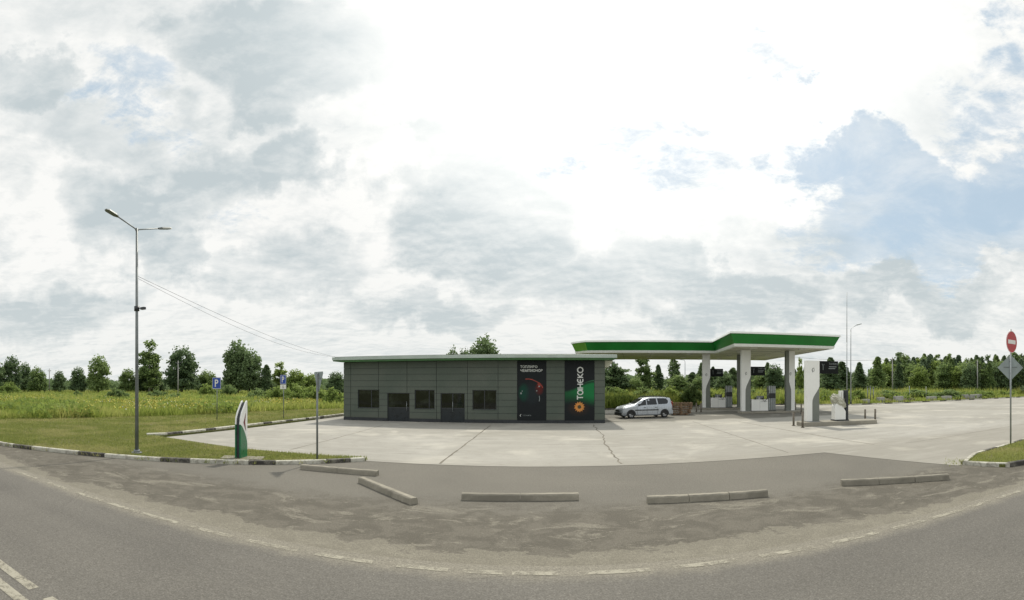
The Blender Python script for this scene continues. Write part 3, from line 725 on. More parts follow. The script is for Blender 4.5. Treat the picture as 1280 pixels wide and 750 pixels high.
def column(label, u, v, h, z, white_left=True, w=0.86, board=True, strip=0.0):
    c = thing('canopy_column' if h > 5 else 'price_pylon', label, 'column' if h > 5 else 'pylon', UV(u, v, z), CA, None)
    s_ = 1 if white_left else -1
    a_ = h * 0.18; zs = [0, h * .30, h * .36, h * .42, h * .48, h * .54, h * .58, h]
    xs_ = [.42, .42, .44, .55, .74, .92, 1.0, 1.0]
    x0 = -w / 2; xs_ = [min(t, 1 - strip) for t in xs_]
    prof = [(x0 * s_, 0)] + [((x0 + w * t) * s_, zz) for t, zz in zip(xs_, zs)] + [(x0 * s_, h)]
    MB().prism(prof, -0.27, 0.27, plane='xz').build('white_panel', M['white_paint'], c)
    prof2 = [((x0 + w * t) * s_ + 0.004 * s_, zz) for t, zz in zip(xs_[:-1], zs[:-1])] + [((x0 + w) * s_, 0)][:1]
    prof2 = [((x0 + w * t) * s_ + 0.004 * s_, zz) for t, zz in zip(xs_[:-1], zs[:-1])][: -1] + ([((x0 + w * (1 - strip)) * s_ + .004 * s_, h * .998)] if strip else []) + [((x0 + w) * s_ - .002 * s_, h * (.565 if not strip else .998)), ((x0 + w) * s_ - .002 * s_, 0)]
    MB().prism(prof2, -0.245, 0.245, plane='xz').build('grey_panel', M['grey_panel'], c)
    MB().box(-w / 2 - .03, -.30, 0, w / 2 + .03, .30, .05).build('base_plate', M['grey_metal'], c)
    e = MB(); hz = (h if h < 5 else 4.1) - 0.62
    ribbon(e, [(-.02, hz + .14), (-.09, hz + .02), (-.02, hz - .14)], .05, -.274); ribbon(e, [(.03, hz + .16), (.06, hz), (.03, hz - .10)], .035, -.275)
    e.build('emblem', simple('emblem_grey', (0.12, 0.14, 0.13), .5), c)
    if board:
        bz = min(h, 4.15)
        o = MB().box(w / 2 + .01, -.09, bz - .83, w / 2 + 1.42, .09, bz - .01).build('sign_board', M['board_black'], c, bevel=.01)
        text_mesh('lettering', 'ТАНЕКО', 0.17, M['letter_dim'], o, (w / 2 + .72, -.094, bz - .25), depth=.002)
        g_ = MB(); ribbon(g_, [(w/2 + .75, bz - .38), (w/2 + 1.28, bz - .38)], .045, -.095); ribbon(g_, [(w/2 + .72, bz - .5), (w/2 + 1.2, bz - .5)], .045, -.095)
        ribbon(g_, [(w/2 + .26, bz - .2), (w/2 + .33, bz - .38), (w/2 + .40, bz - .2)], .03, -.095); ribbon(g_, [(w/2+.33, bz-.38), (w/2+.33, bz-.6)], .03, -.095)
        g_.build('symbol', M['letter_dim'], o)
    return c
column('free standing white and grey pylon with black board on the nearest pump island', 11.35, 28.6, 3.95, 0.26)
column('white canopy column with dark board, at the left end of the middle pump island', 10.35, 42.6, 5.68, 0.17)
column('canopy column with its grey half on the left, at the right end of the middle island', 14.65, 42.6, 5.68, 0.17, white_left=False, board=False, strip=.34)
column('canopy column with small dark board at the elbow of the canopy on the farthest island', 7.75, 49.5, 5.68, 0.17, w=.80)
column('half hidden canopy column behind the middle one, right end of the farthest island', 11.55, 49.5, 5.68, 0.17, white_left=False, board=False, strip=.34)

def dispenser(label, u, v, z):
    d = thing('fuel_dispenser', label, 'fuel pump', UV(u, v, z), CA, 'fuel dispensers on the islands')
    MB().box(-1.15, -.30, 0.03, 0.45, .30, 1.10).build('cabinet', M['white_paint'], d, bevel=.02)
    MB().box(-1.18, -.33, 0, 1.22, .33, .05).build('base_plate', M['dark_metal'], d)
    m_ = MB(); m_.box(-.36, -.303, .10, -.352, -.299, 1.04); m_.box(-.30, -.304, .88, .36, -.299, .90); m_.build('panel_gap', M['dark_metal'], d)
    MB().box(.47, -.28, .03, 1.18, .28, 2.30).build('tower', M['grey_panel'], d, bevel=.02)
    for i in range(4):
        x_ = .56 + .175 * i
        MB().box(x_ - .045, -.325, .12, x_ + .045, -.283, 2.36).build('hose_post', M['galvanised'], d, bevel=.008)
    MB().box(.52, -.34, 1.20, 1.13, -.326, 1.66).build('display', M['black'], d)
    for i in range(3):
        x_ = -.05 - .38 * i
        pts = [(.52, -.33, 1.9 - .1 * i), (x_ + .3, -.40, 1.9 - .1 * i), (x_ + .05, -.42, 1.45), (x_, -.38, 1.18)] if i < 2 else [(.5, -.33, 1.5), (.1, -.36, .9), (-.2, -.34, 1.2)]
        h_ = MB().tube(pts, .022, 6).build('hose', M['rubber'], d)
        nz = MB().tube([(x_, -.38, 1.34), (x_, -.36, 1.14)], .035, 6); nz.box(x_ - .05, -.38, 1.10, x_ + .05, -.25, 1.26)
        nz.build('nozzle', [M['black'], M['letter_white']][i % 2], h_)
    MB().box(-.6, -.1, 1.10, .1, .12, 1.42).build('holster', M['grey_metal'], d, bevel=.02)
dispenser('white and grey fuel dispenser with dark display between the middle island columns', 12.0, 42.6, 0.18)
dispenser('white and grey fuel dispenser beside the elbow column on the farthest island', 9.35, 49.5, 0.18)
# wrapped dispenser
d = thing('wrapped_dispenser', 'white fuel dispenser wrapped in crumpled plastic sheet on the nearest island', 'fuel pump', UV(13.35, 28.6, 0.275), CA)
MB().box(-.52, -.34, 0, .52, .34, .07).build('base_plate', M['dark_metal'], d)
MB().prism([(-.48, .07), (.30, .07), (.30, .62), (-.02, 1.08), (-.42, 1.12), (-.48, .95)], -.3, .3, plane='xz').build('cabinet', M['white_paint'], d, bevel=.02)
MB().box(.33, -.28, .07, .50, .28, 2.02).build('tower', M['dark_metal'], d, bevel=.02)
for x_ in (-.0, .17): MB().box(x_ - .055, -.1, 1.0, x_ + .055, .12, 1.98).build('hose_post', M['white_paint'], d, bevel=.015)
bm = bmesh.new(); bmesh.ops.create_icosphere(bm, subdivisions=4, radius=1)
for v_ in bm.verts:
    p_ = v_.co.copy(); f_ = 1 + 0.30 * mnoise.noise(p_ * 2.1 + Vector((3, 1, 2))) + 0.16 * mnoise.noise(p_ * 6)
    v_.co = Vector((p_.x * .58 * f_ - .06 - .12 * p_.z, p_.y * .40 * f_, p_.z * .44 * f_ + 1.25 - .24 * p_.x))
me = bpy.data.meshes.new('plastic_sheet'); bm.to_mesh(me); bm.free(); me.materials.append(M['plastic'])
o = bpy.data.objects.new('plastic_sheet', me); C.objects.link(o); o.parent = d

# bollards
def bollard(label, xy, h=0.85, r=0.07, wood=True, grp='short guard posts around the pump islands'):
    mb = MB().tube([(0, 0, -.05), (0, 0, h)], r, 10); mb.tube([(0, 0, h), (0, 0, h + .02)], r * 1.06, 10); mb.tube([(0, 0, 0.005), (0, 0, .025)], r * 1.8, 10)
    o = mb.build('bollard', M['wood_post'] if wood else M['grey_metal'], None, loc=(xy[0], xy[1], 0.014)); o['label'] = label; o['category'] = 'bollard'; o['group'] = grp
bollard('grey post left of the nearest pump island', G(992, 532.4))
bollard('grey post right against the left end of the nearest pump island', G(1003.3, 534.8), .95)
bollard('far grey post seen left of the white pylon, right of the shaded column', G(994.3, 514.5), .9)
bollard('far thin post seen just left of the free standing pylon', G(1001.6, 517.5), .9)
bollard('post behind the right end of the nearest pump island', G(1081.4, 524.5), .75)
bollard('rightmost post, standing clear beyond the nearest pump island', G(1094, 528.3), .92)
bollard('pale short post just right of the pallet stack', G(870.5, 515.2), .85)
bollard('pale short post midway between the pallets and the elbow column', G(876.3, 515.4), .85)

# pallets
pl = thing('pallet_stack', 'weathered brown wooden pallets stacked behind the silver estate car', 'pallets', G(850.5, 518.6) + (0.016,), R(-12))
for k in range(7):
    mb = MB(); w_ = 0.80 + 0.045 * (k if k < 5 else 4); dx = random.uniform(-.05, .05); z_ = k * .158
    for j in range(3): mb.box(-w_ + dx, -.5 + .42 * j, z_, w_ + dx, -.38 + .42 * j, z_ + .022) if k else mb.box(-w_ * .8 + dx, -.5 + .42 * j, z_, w_ * .8 + dx, -.38 + .42 * j, z_ + .022)
    for i in range(3):
        for j in range(3): xx = (-w_ + .08 + (w_ - .08) * i) * (1 if k else .78) + dx; mb.box(xx - .07, -.5 + .42 * j, z_ + .023, xx + .07, -.38 + .42 * j, z_ + .10)
    for i in range(8):
        xx = -w_ + .06 + (2 * w_ - .12) / 7 * i + dx; mb.box(xx - .055, -.52, z_ + .102, xx + .055, .50, z_ + .124)
    mb.box(-w_ + dx, -.515, z_ + .1245, w_ + dx, -.49, z_ + .1445)
    mb.build('pallet', M['pallet_wood'], pl)
# ================================================================ CAR
car = thing('parked_car', 'silver estate car with black side strips and roof rails parked beside the shop', 'car', (10.45, 36.75, 0.016), R(188.5))
ST = [  # distance behind the nose, sill z, belt z, top z, half width at belt, half width at top
 (0.00, .34, .60, .66, .60, .50), (0.06, .24, .66, .76, .72, .60), (0.20, .20, .74, .88, .80, .66), (0.55, .19, .84, .97, .845, .70),
 (0.95, .19, .90, 1.04, .855, .70), (1.18, .19, .93, 1.09, .86, .70), (1.55, .19, .95, 1.32, .86, .66), (1.98, .19, .97, 1.535, .86, .62),
 (2.40, .19, .985, 1.61, .86, .63), (3.00, .19, 1.0, 1.63, .86, .63), (3.60, .19, 1.02, 1.63, .855, .61), (4.05, .20, 1.03, 1.60, .84, .61),
 (4.30, .22, 1.02, 1.56, .82, .60), (4.41, .26, .98, 1.26, .79, .64), (4.46, .32, .80, .92, .74, .62)]
def cs(st):
    x, zb, zl, zt, w, wt = st; X = 2.235 - x
    half = [(w * .86, zb), (w * .985, zb + .10), (w * 1.0, zb + (zl - zb) * .5), (w, zl), (wt + (w - wt) * .06, zt - .045), (wt * .86, zt)]
    return [(X, y, z) for y, z in half] + [(X, 0, zt + .012)] + [(X, -y, z) for y, z in half[::-1]]
mb = MB(); vs = []; 
for s_ in ST: vs += cs(s_)
n = 13; fs = [(i*n + j, i*n + j + 1, (i+1)*n + j + 1, (i+1)*n + j) for i in range(len(ST) - 1) for j in range(n - 1)]
fs += [(i*n + n - 1, i*n, (i+1)*n, (i+1)*n + n - 1) for i in range(len(ST) - 1)]
fs += [tuple(range(n)), tuple((len(ST)-1)*n + j for j in range(n))[::-1]]
mb.add(vs, fs, 0, True); body = mb.build('body', M['car_silver'], car)
em = body.modifiers.new('edges', 'EDGE_SPLIT'); em.split_angle = R(38)
def ss(x):
    for a_, b_ in zip(ST, ST[1:]):
        if a_[0] <= x <= b_[0]:
            t = (x - a_[0]) / (b_[0] - a_[0]); return [p + (q - p) * t for p, q in zip(a_, b_)]
def side(x, t, s_, off=.008):
    _, zb, zl, zt, w, wt = ss(x); yt = wt + (w - wt) * .06
    return (2.235 - x, s_ * (w + (yt - w) * t + off), zl + (zt - .045 - zl) * t + off * .5)
def low(x, z, s_, off=.008):
    _, zb, zl, zt, w, wt = ss(x); return (2.235 - x, s_ * (w + off), z)
def patch(name, pts, mat, parent, s_, fn=side, n=1):
    mb = MB(); mb.add([fn(x, t, s_) for x, t in pts], [tuple(range(len(pts)))]); return mb.build(name, mat, parent)
for s_ in (1, -1):
    for pts in ([(1.36, .10), (1.52, .30), (1.98, .88), (2.02, .90), (2.10, .90), (2.10, .10)], [(2.17, .10), (2.17, .91), (2.4, .92), (2.98, .92), (3.02, .10)], [(3.14, .12), (3.10, .92), (3.6, .92), (3.92, .90), (4.06, .55), (4.00, .25), (3.9, .12)]):
        mb = MB(); xs_ = sorted({p[0] for p in pts}); P = [side(x, t, s_, .010) for x, t in pts]; mb.add(P, [tuple(range(len(P)))]); mb.build('side_window', M['car_glass'], car)
    for x0 in (1.30, 2.135, 3.06):
        mb = MB(); mb.add([low(x0, .26, s_), low(x0 + .012, .26, s_), low(x0 + .012, .93, s_), low(x0, .93, s_)], [(0, 1, 2, 3)]); mb.build('door_gap', M['black'], car)
    mb = MB(); Y = s_ * .868
    mb.box(-1.55 + 2.235 - 1.6, min(Y, Y + s_ * .012), .60, 2.235 - 1.12, max(Y, Y + s_ * .012), .68); mb.build('side_strip', M['black'], car)
    for x0 in (1.95, 2.90):
        MB().box(2.235 - x0 - .09, min(Y, Y + s_ * .03), .82, 2.235 - x0 + .09, max(Y, Y + s_ * .03), .85).build('door_handle', M['black'], car)
    MB().box(2.235 - 1.50, min(s_*.88, s_*1.04), 1.00, 2.235 - 1.36, max(s_*.88, s_*1.04), 1.14).build('mirror', M['black'], car, bevel=.03)
    r_ = MB().tube([(2.235 - 2.15, s_ * .55, 1.59), (2.235 - 2.25, s_ * .56, 1.69), (2.235 - 3.9, s_ * .56, 1.70), (2.235 - 4.05, s_ * .55, 1.60)], .022, 6); r_.build('roof_rail', M['black'], car)
    MB().tube([(2.235 - .16, s_ * .60, .70), (2.235 - .30, s_ * .76, .78)], .10, 10, r1=.075).build('headlight', M['lamp_glass'], car)
    MB().box(2.235 - 4.46, min(s_*.66, s_*.775), .85, 2.235 - 4.38, max(s_*.66, s_*.775), 1.3).build('tail_light', M['tail_red'], car, bevel=.02)
    for xw in (.80, 3.705):
        arch = MB(); A_ = [(2.235 - xw + .385 * math.cos(R(a)), .31 + .385 * math.sin(R(a))) for a in range(-8, 189, 14)]
        arch.prism(A_, min(s_*.80, s_*.872), max(s_*.80, s_*.872), plane='xz'); arch.build('wheel_arch', M['black'], car)
        w_ = MB(); y0, y1 = s_ * .69, s_ * .885; prof = [(.20, y0), (.29, y0), (.31, y0 + s_ * .03), (.31, y1 - s_ * .03), (.29, y1), (.20, y1)]
        m_ = 28; vs = [(2.235 - xw + r * math.cos(2*math.pi*i/m_), y, .31 + r * math.sin(2*math.pi*i/m_)) for i in range(m_) for r, y in prof]
        w_.add(vs, [(i*6 + j, i*6 + (j+1) % 6, ((i+1) % m_)*6 + (j+1) % 6, ((i+1) % m_)*6 + j) for i in range(m_) for j in range(6)], 0, True)
        w_ = w_.build('wheel', M['rubber'], car)
        c_ = MB(); cc = (2.235 - xw, .31)
        c_.prism([(cc[0] + .235 * math.cos(2*math.pi*i/24), cc[1] + .235 * math.sin(2*math.pi*i/24)) for i in range(24)], min(y1 - s_*.03, y1 - s_*.05), max(y1 - s_*.03, y1 - s_*.05), plane='xz')
        c_.build('rim_dish', M['grey_metal'], w_)
        c_ = MB()
        for k in range(6):
            a = 2 * math.pi * k / 6
            c_.prism([(cc[0] + r*math.cos(a) - q*math.sin(a), cc[1] + r*math.sin(a) + q*math.cos(a)) for r, q in ((.02, -.035), (.225, -.055), (.225, .055), (.02, .035))], min(y1 - s_*(.012 + .002*k), y1 - s_*.028), max(y1 - s_*(.012 + .002*k), y1 - s_*.028), plane='xz')
        c_.build('rim', M['alloy'], w_)
# windscreen and rear glass
def top(x, f, off=.01):
    _, zb, zl, zt, w, wt = ss(x); return (2.235 - x + off, f * wt * .86, zt + off + .012 * (1 - abs(f)))
MB().add([top(1.24, -.95), top(1.24, 0), top(1.24, .95), top(1.55, .97), top(1.93, .97), top(1.93, 0), top(1.93, -.97), top(1.55, -.97)], [(0,1,2,3,4,5,6,7)]).build('windscreen', M['car_glass'], car)
MB().box(2.235 - 4.375, -.5, 1.06, 2.235 - 4.352, .5, 1.42).build('rear_window', M['car_glass'], car)
MB().box(2.235 - .22, -.70, .20, 2.235 + .03, .70, .47).build('front_bumper', M['black'], car, bevel=.05)
MB().box(2.235 - .14, -.42, .50, 2.235 + .02, .42, .66).build('grille', M['black'], car, bevel=.03)
MB().box(2.235 - 4.52, -.76, .26, 2.235 - 4.36, .76, .56).build('rear_bumper', M['car_silver'], car, bevel=.05)

# ================================================================ LAMPS, MASTS, WIRES
lx, ly = G(171, 570.5); lx, ly = B(171, 17.7)
lamp = thing('street_lamp', 'tall grey two armed street lamp standing on the grass verge by the road', 'street lamp', (lx, ly, 0.10))
MB().tube([(0, 0, .02), (0, 0, 4.3), (0, 0, 8.62)], .075, 14, r1=.042).build('pole', M['pole_metal'], lamp)
m_ = MB().tube([(0, 0, 0), (0, 0, .05)], .2, 12); m_.tube([(0, 0, .03), (0, 0, .14)], .12, 12); m_.build('base', M['pole_metal'], lamp)
for (dx, dy, dz) in ((.13, -1.45, .30), (.24, 1.42, .30)):
    a_ = MB().tube([(0, 0, 8.45), (dx*.06, dy*.06, 8.58), (dx * .75, dy * .75, 8.60 + dz*.75)], .026, 8).build('arm', M['pole_metal'], lamp)
    d_ = Vector((dx, dy, dz)).normalized(); p0 = Vector((dx*.7, dy*.7, 8.60 + dz*.7)); p1 = p0 + d_ * .72; q = Vector((-d_.y, d_.x, 0)).normalized(); up = q.cross(d_) * (-1 if q.cross(d_).z < 0 else 1)
    h_ = MB(); v_ = []
    for (t, w_, u_) in ((0, .04, .03), (.15, .10, .05), (.55, .11, .045), (.66, .06, .02)):
        c_ = p0 + d_ * t; v_ += [c_ - q*w_ - up*.02, c_ + q*w_ - up*.02, c_ + q*w_*.7 + up*u_, c_ - q*w_*.7 + up*u_]
    h_.add(v_, [(i*4+j, i*4+(j+1) % 4, (i+1)*4+(j+1) % 4, (i+1)*4+j) for i in range(3) for j in range(4)] + [(3,2,1,0), (12,13,14,15)])
    hd = h_.build('lamp_head', M['pole_metal'], a_)
m_ = MB().tube([(.05, 0, 5.42), (.28, 0, 5.44)], .018, 6); m_.box(.24, -.06, 5.36, .42, .06, 5.45); m_.build('camera', M['dark_metal'], lamp)
MB().tube([(0, 0, 5.34), (0, 0, 5.52)], .10, 10).build('clamp', M['dark_metal'], lamp)

def lamp2(label, px, d, h, arm, rise, r=.08):
    x, y = B(px, d); t = thing('street_lamp', label, 'street lamp', (x, y, 0.1)); s_ = 1 if arm > 0 else -1
    MB().tube([(0, 0, 0), (0, 0, h * .5), (0, 0, h - .3)], r, 10, r1=r * .65).build('pole', M['galvanised'], t)
    MB().tube([(0, 0, 0), (0, 0, .35)], r * 1.5, 10).build('base', M['dark_metal'], t)
    pts = [(0, 0, h - .32), (s_ * .03, 0, h - .05), (s_ * .18, 0, h + .12), (arm * .62, -arm * .1, h + .12 + rise)]
    a_ = MB().tube(pts, .035, 8).build('arm', M['galvanised'], t)
    e = Vector(pts[-1]); m_ = MB(); m_.tube([e, e + Vector((arm * .45, -arm * .08, rise * .4))], .075, 8, r1=.05); m_.build('lamp_head', M['galvanised'], a_)
lamp2('single armed street lamp beside the thin mast at the back of the concrete yard', 1063.5, 60.8, 9.7, 1.5, .45)
lamp2('street lamp with its arm to the left, seen under the canopy behind the car', 856.3, 78, 6.4, -2.2, .16)
x, y = B(1058.6, 61.5); t = thing('lightning_mast', 'very tall thin lightning mast beside the far street lamp', 'mast', (x, y, 0.1))
MB().tube([(0, 0, 0), (0, 0, 8)], .07, 8, r1=.05).build('pole', M['galvanised'], t); MB().tube([(0, 0, 8), (0, 0, 14.6)], .05, 6, r1=.03).build('rod', M['galvanised'], t)

def wire(name, label, a_, b_, sag, r=.008):
    a_, b_ = Vector(a_), Vector(b_); P = []
    for i in range(25):
        t = i / 24; p = a_.lerp(b_, t); p.z -= sag * 4 * t * (1 - t); P.append(p)
    o = MB().tube(P, r, 5).build(name, M['dark_metal']); o['label'] = label; o['category'] = 'cable'
wire('overhead_cable', 'upper of the two thin cables from the lamp to the shop roof', (lx, ly, 6.80), (-12.85, 33.0, 4.72), .42, .007)
wire('overhead_cable', 'lower of the two thin cables from the lamp to the shop roof', (lx, ly, 6.72), (-12.6, 33.2, 4.70), .68, .006)
def upole(label, px, d, h, r=.14):
    x, y = B(px, d); t = thing('utility_pole', label, 'pole', (x, y, 0.1))
    MB().tube([(0, 0, 0), (0, 0, h)], r, 8, r1=r * .7).build('pole', M['concrete_pale'], t)
    MB().box(-.7, -.05, h - .5, .7, .05, h - .4).build('crossarm', M['dark_metal'], t)
    for x_, z_ in ((-.6, h - .4), (.6, h - .4), (0, h)): MB().tube([(x_, 0, z_), (x_, 0, z_ + .2)], .05, 6).build('insulator', M['grey_metal'], t)
upole('concrete utility pole in front of the dark round tree left of the parking signs', 222.6, 100, Z(452, 100))
upole('small distant utility pole at the far left between two tree clumps', 61.7, 120, Z(462, 120))
upole('pale utility pole against the right forest, the nearer one to the street lamp', 1115.5, 100, Z(448, 100))
upole('pale utility pole against the right forest, near the no entry sign', 1221.8, 105, Z(451, 105))
wire('overhead_cable', 'long faint power line above the forest on the right', B(1115.5, 100) + (Z(449, 100),), B(900, 130) + (Z(427, 130),), 2.0, .03)

# ================================================================ SIGNS
def sroot(label, pos_, n_, z=0.1): return thing('traffic_sign', label, 'sign', (pos_[0], pos_[1], z), math.atan2(n_[0], -n_[1]))
def rrect(x0, z0, x1, z1, r, k=4):
    out = []
    for cx, cz, a0 in ((x1 - r, z0 + r, -90), (x1 - r, z1 - r, 0), (x0 + r, z1 - r, 90), (x0 + r, z0 + r, 180)):
        out += [(cx + r * math.cos(R(a0 + 90 * i / k)), cz + r * math.sin(R(a0 + 90 * i / k))) for i in range(k + 1)]
    return out
def pole_(t, h, r=.035, m='pole_metal'): MB().tube([(0, 0, -.02), (0, 0, h)], r, 10).build('pole', M[m], t)
def pglyph(o, cz, s_, y):
    g = MB(); w_ = s_ * .17
    ribbon(g, [(-s_ * .22, cz - s_ * .5), (-s_ * .22, cz + s_ * .5)], w_, y)
    P = [(-s_ * .22, cz + s_ * .5 - w_ / 2), (s_ * .04, cz + s_ * .5 - w_ / 2)] + [(s_ * .04 + s_ * .2 * math.cos(R(a)), cz + s_ * .22 + s_ * .2 * math.sin(R(a))) for a in range(75, -76, -25)] + [(-s_ * .22, cz + s_ * .02)]
    ribbon(g, P, w_, y - .002); g.build('symbol', M['sign_white'], o)
p1 = sroot('blue square parking sign on a thin post, the left of two', G(271.3, 527.5), (-.12, -.99)); pole_(p1, 3.05, .03)
zc = 2.66; f = MB().prism(rrect(-.41, zc - .41, .41, zc + .41, .05), -.05, -.036, plane='xz').build('plate', M['sign_blue'], p1)
b_ = MB(); ribbon(b_, rrect(-.385, zc - .385, .385, zc + .385, .04), .022, -.054, closed=True); b_.build('border', M['sign_white'], f); pglyph(f, zc, .52, -.060)
p2 = sroot('blue parking sign with a small white plate under it, the right of two', G(354.5, 526), (-.40, -.92)); pole_(p2, 3.25, .03)
zc = 2.93; f = MB().prism(rrect(-.34, zc - .34, .34, zc + .34, .04), -.05, -.036, plane='xz').build('plate', M['sign_blue'], p2)
b_ = MB(); ribbon(b_, rrect(-.318, zc - .318, .318, zc + .318, .035), .02, -.054, closed=True); b_.build('border', M['sign_white'], f); pglyph(f, zc, .44, -.060)
f = MB().prism(rrect(-.34, zc - .70, .34, zc - .37, .03), -.05, -.036, plane='xz').build('lower_plate', M['sign_white'], p2)
g = MB(); disc(g, .0, zc - .44, .025, .025, -.054, th=.005); ribbon(g, [(0, zc - .47), (0, zc - .55), (.07, zc - .55), (.10, zc - .63)], .022, -.055); ribbon(g, circ(-.01, zc - .575, .065, 120, 350, 12), .016, -.057); g.build('symbol', M['black'], f)
p3 = sroot('grey back of a give way sign on a post by the verge, turned edge on', G(396.5, 574.5, .1), (.72, .69)); pole_(p3, 2.98, .035)
T_ = [(-.40, 3.02), (.40, 3.02), (.43, 2.97), (.05, 2.34), (-.05, 2.34), (-.43, 2.97)]
f = MB().prism(T_, -.055, -.045, plane='xz').build('plate', M['sign_back'], p3)
b_ = MB(); ribbon(b_, [(-.37, 2.985), (.37, 2.985), (0, 2.38)], .07, -.060, closed=True); b_.build('border', M['sign_red'], f)
MB().box(-.2, -.045, 2.78, .2, -.028, 2.82).build('bracket', M['pole_metal'], p3)
nx, ny = B(1263.3, 20.3)
p4 = sroot('round red no entry sign with white bar, on a post in the grass island', (nx, ny), (.02, -1)); pole_(p4, 4.95, .038, 'galvanised')
zc = 4.40; f = MB(); disc(f, 0, zc, .47, .47, -.055, n=36, th=.012); f = f.build('plate', M['sign_red'], p4)
MB().box(-.33, -.062, zc - .085, .33, -.0555, zc + .085).build('white_bar', M['sign_white'], f)
b_ = MB(); ribbon(b_, circ(0, zc, .46, n=36)[:-1], .016, -.0585, closed=True); b_.build('border', M['sign_white'], f)
p5 = thing('priority_sign', 'grey back of a diamond sign on the same post below the red disc', 'sign', (nx, ny, .1), math.atan2(.86, .5) * -1 + R(90) - R(90))
vx, vy = math.sin(az(1263)), math.cos(az(1263)); p5.rotation_euler = (0, 0, math.atan2(vx, -vy) + R(10))
zc = 3.30; q_ = .56
MB().prism([(0, zc - q_), (q_, zc), (0, zc + q_), (-q_, zc)], -.062, -.050, plane='xz').build('plate', M['sign_back'], p5)
MB().prism([(0, zc - q_*.92), (q_*.92, zc), (0, zc + q_*.92), (-q_*.92, zc)], -.067, -.0625, plane='xz').build('face', M['sign_white'], p5)
m_ = MB(); m_.box(-.30, -.0495, zc + .0, .30, -.038, zc + .035); m_.box(-.05, -.0495, zc + .25, .05, -.03, zc + .3); m_.build('bracket', M['pole_metal'], p5)

# brand stele
sx_, sy_ = G(301.5, 573.0, .1)
t = thing('brand_stele', 'small white and green sail shaped stele with red arrow on the verge', 'stele', (sx_, sy_, .15), R(97))
W_ = .54; X0 = -W_ / 2
sail = [(0, 0), (0, 1.18), (.03, 1.38), (.12, 1.56), (.30, 1.76), (.45, 1.92), (.525, 1.965), (W_, 1.93), (W_, 0)]
cut = [(0, 1.16), (.10, 1.11), (.22, 1.00), (.34, .86), (.44, .70), (.50, .58), (W_, .42)]
low_ = [(X0 + a_, b_) for a_, b_ in [(0, 0)] + cut + [(W_, 0)]]; up_ = [(X0 + a_, b_ + .004) for a_, b_ in cut[::-1] + sail[1:8]]
for y0, y1 in ((-.11, -.06), (.06, .11)):
    MB().prism(low_, y0, y1, plane='xz').build('green_panel', M['stele_green'], t); o_ = MB().prism(up_, y0, y1, plane='xz').build('white_panel', M['white_paint'], t)
    if y0 < 0:
        g = MB(); g.prism([(X0 + .22, 1.22), (X0 + .42, 1.56), (X0 + .34, 1.22), (X0 + .42, .92)], y0 - .008, y0 - .001, plane='xz'); g.build('emblem', M['mark_brown'], o_)
MB().prism([(X0 + .03 + a_ * .9, b_ * .97) for a_, b_ in sail], -.0595, .0595, plane='xz').build('core', M['dark_metal'], t)
o = MB().box(-.72, -.34, 0, .72, .34, .05).build('stele_base', M['concrete_block'], None, bevel=.01, loc=(sx_ + .05, sy_, .095)); o.rotation_euler = (0, 0, R(20)); o['label'] = 'flat pale concrete slab under the green and white stele'; o['category'] = 'concrete slab'

# ================================================================ CONCRETE BEAMS
def beam(label, p, q, n=2, w=.20, h=.155):
    a_, b_ = Vector(G(*p)), Vector(G(*q)); d = b_ - a_; L_ = d.length; mb = MB()
    for i in range(n):
        x0, x1 = L_ * i / n + .006, L_ * (i + 1) / n - .006
        k = 8
        vs = []
        for j in range(k + 1):
            xx = x0 + (x1 - x0) * j / k
            for (yy, zz) in ((0, 0), (.012, h - .03), (.035, h), (w - .035, h), (w - .012, h - .03), (w, 0)):
                vs.append((xx + random.uniform(-.004, .004), yy + random.uniform(-.005, .005), zz + random.uniform(-.005, .005) * (zz > 0)))
        mb.add(vs, [(j*6+i2, j*6+(i2+1) % 6, (j+1)*6+(i2+1) % 6, (j+1)*6+i2) for j in range(k) for i2 in range(6)] + [tuple(range(6)), tuple(k*6 + z for z in range(6))[::-1]])
    o = mb.build('kerb_beam', M['concrete_block'], None, loc=(a_.x, a_.y, .003), kind2='')
    del o['kind2']; o.rotation_euler = (0, 0, math.atan2(d.y, d.x)); o['label'] = label; o['category'] = 'concrete beam'; o['group'] = 'concrete kerb beams laid across the forecourt edge'
beam('concrete kerb beam lying nearest the verge kerb, left of the others', (375, 587), (471, 595.5), 2)
beam('slanting concrete kerb beam lying end on, second from the left', (447.5, 603.5), (513, 631.5), 3)
beam('straight concrete kerb beam lying in front of the middle of the shop', (576.5, 625.5), (724, 625.5), 2)
beam('concrete kerb beam lying in front of the posters and the car, fourth from left', (809, 629.8), (960.5, 621), 3)
beam('rightmost concrete kerb beam, nearest the grass island', (1052, 607.8), (1187, 599.8), 3)

# far blocks at the back of the yard
FB = [(1082, 499.5, 10, .55, 'low pale block, first right of the far street lamp'), (1101, 499, 10, .75, 'pale block second from the far street lamp'),
      (1123, 500, 12, .85, 'tallest of the small pale blocks, third from the street lamp'), (1164, 497.5, 13, .65, 'flat topped pale block fourth from the street lamp'), (1183, 497, 13, .65, 'fifth small pale block, just left of the long grey one')]
for px, py, w_, h_, lb in FB:
    d = 47.5 / math.cos(az(px)); x, y = B(px, d); ww = w_ / K * d / math.cos(az(px)) * .8
    o = MB().box(-ww / 2, -.25, 0, ww / 2, .25, h_).build('concrete_block', M['concrete_pale'], None, bevel=.03, loc=(x, y, .095)); o.rotation_euler = (0, 0, random.uniform(-.1, .1))
    o['label'] = lb; o['category'] = 'concrete block'; o['group'] = 'small concrete blocks behind the far kerb'
d = 47.3 / math.cos(az(1215)); x, y = B(1215, d)
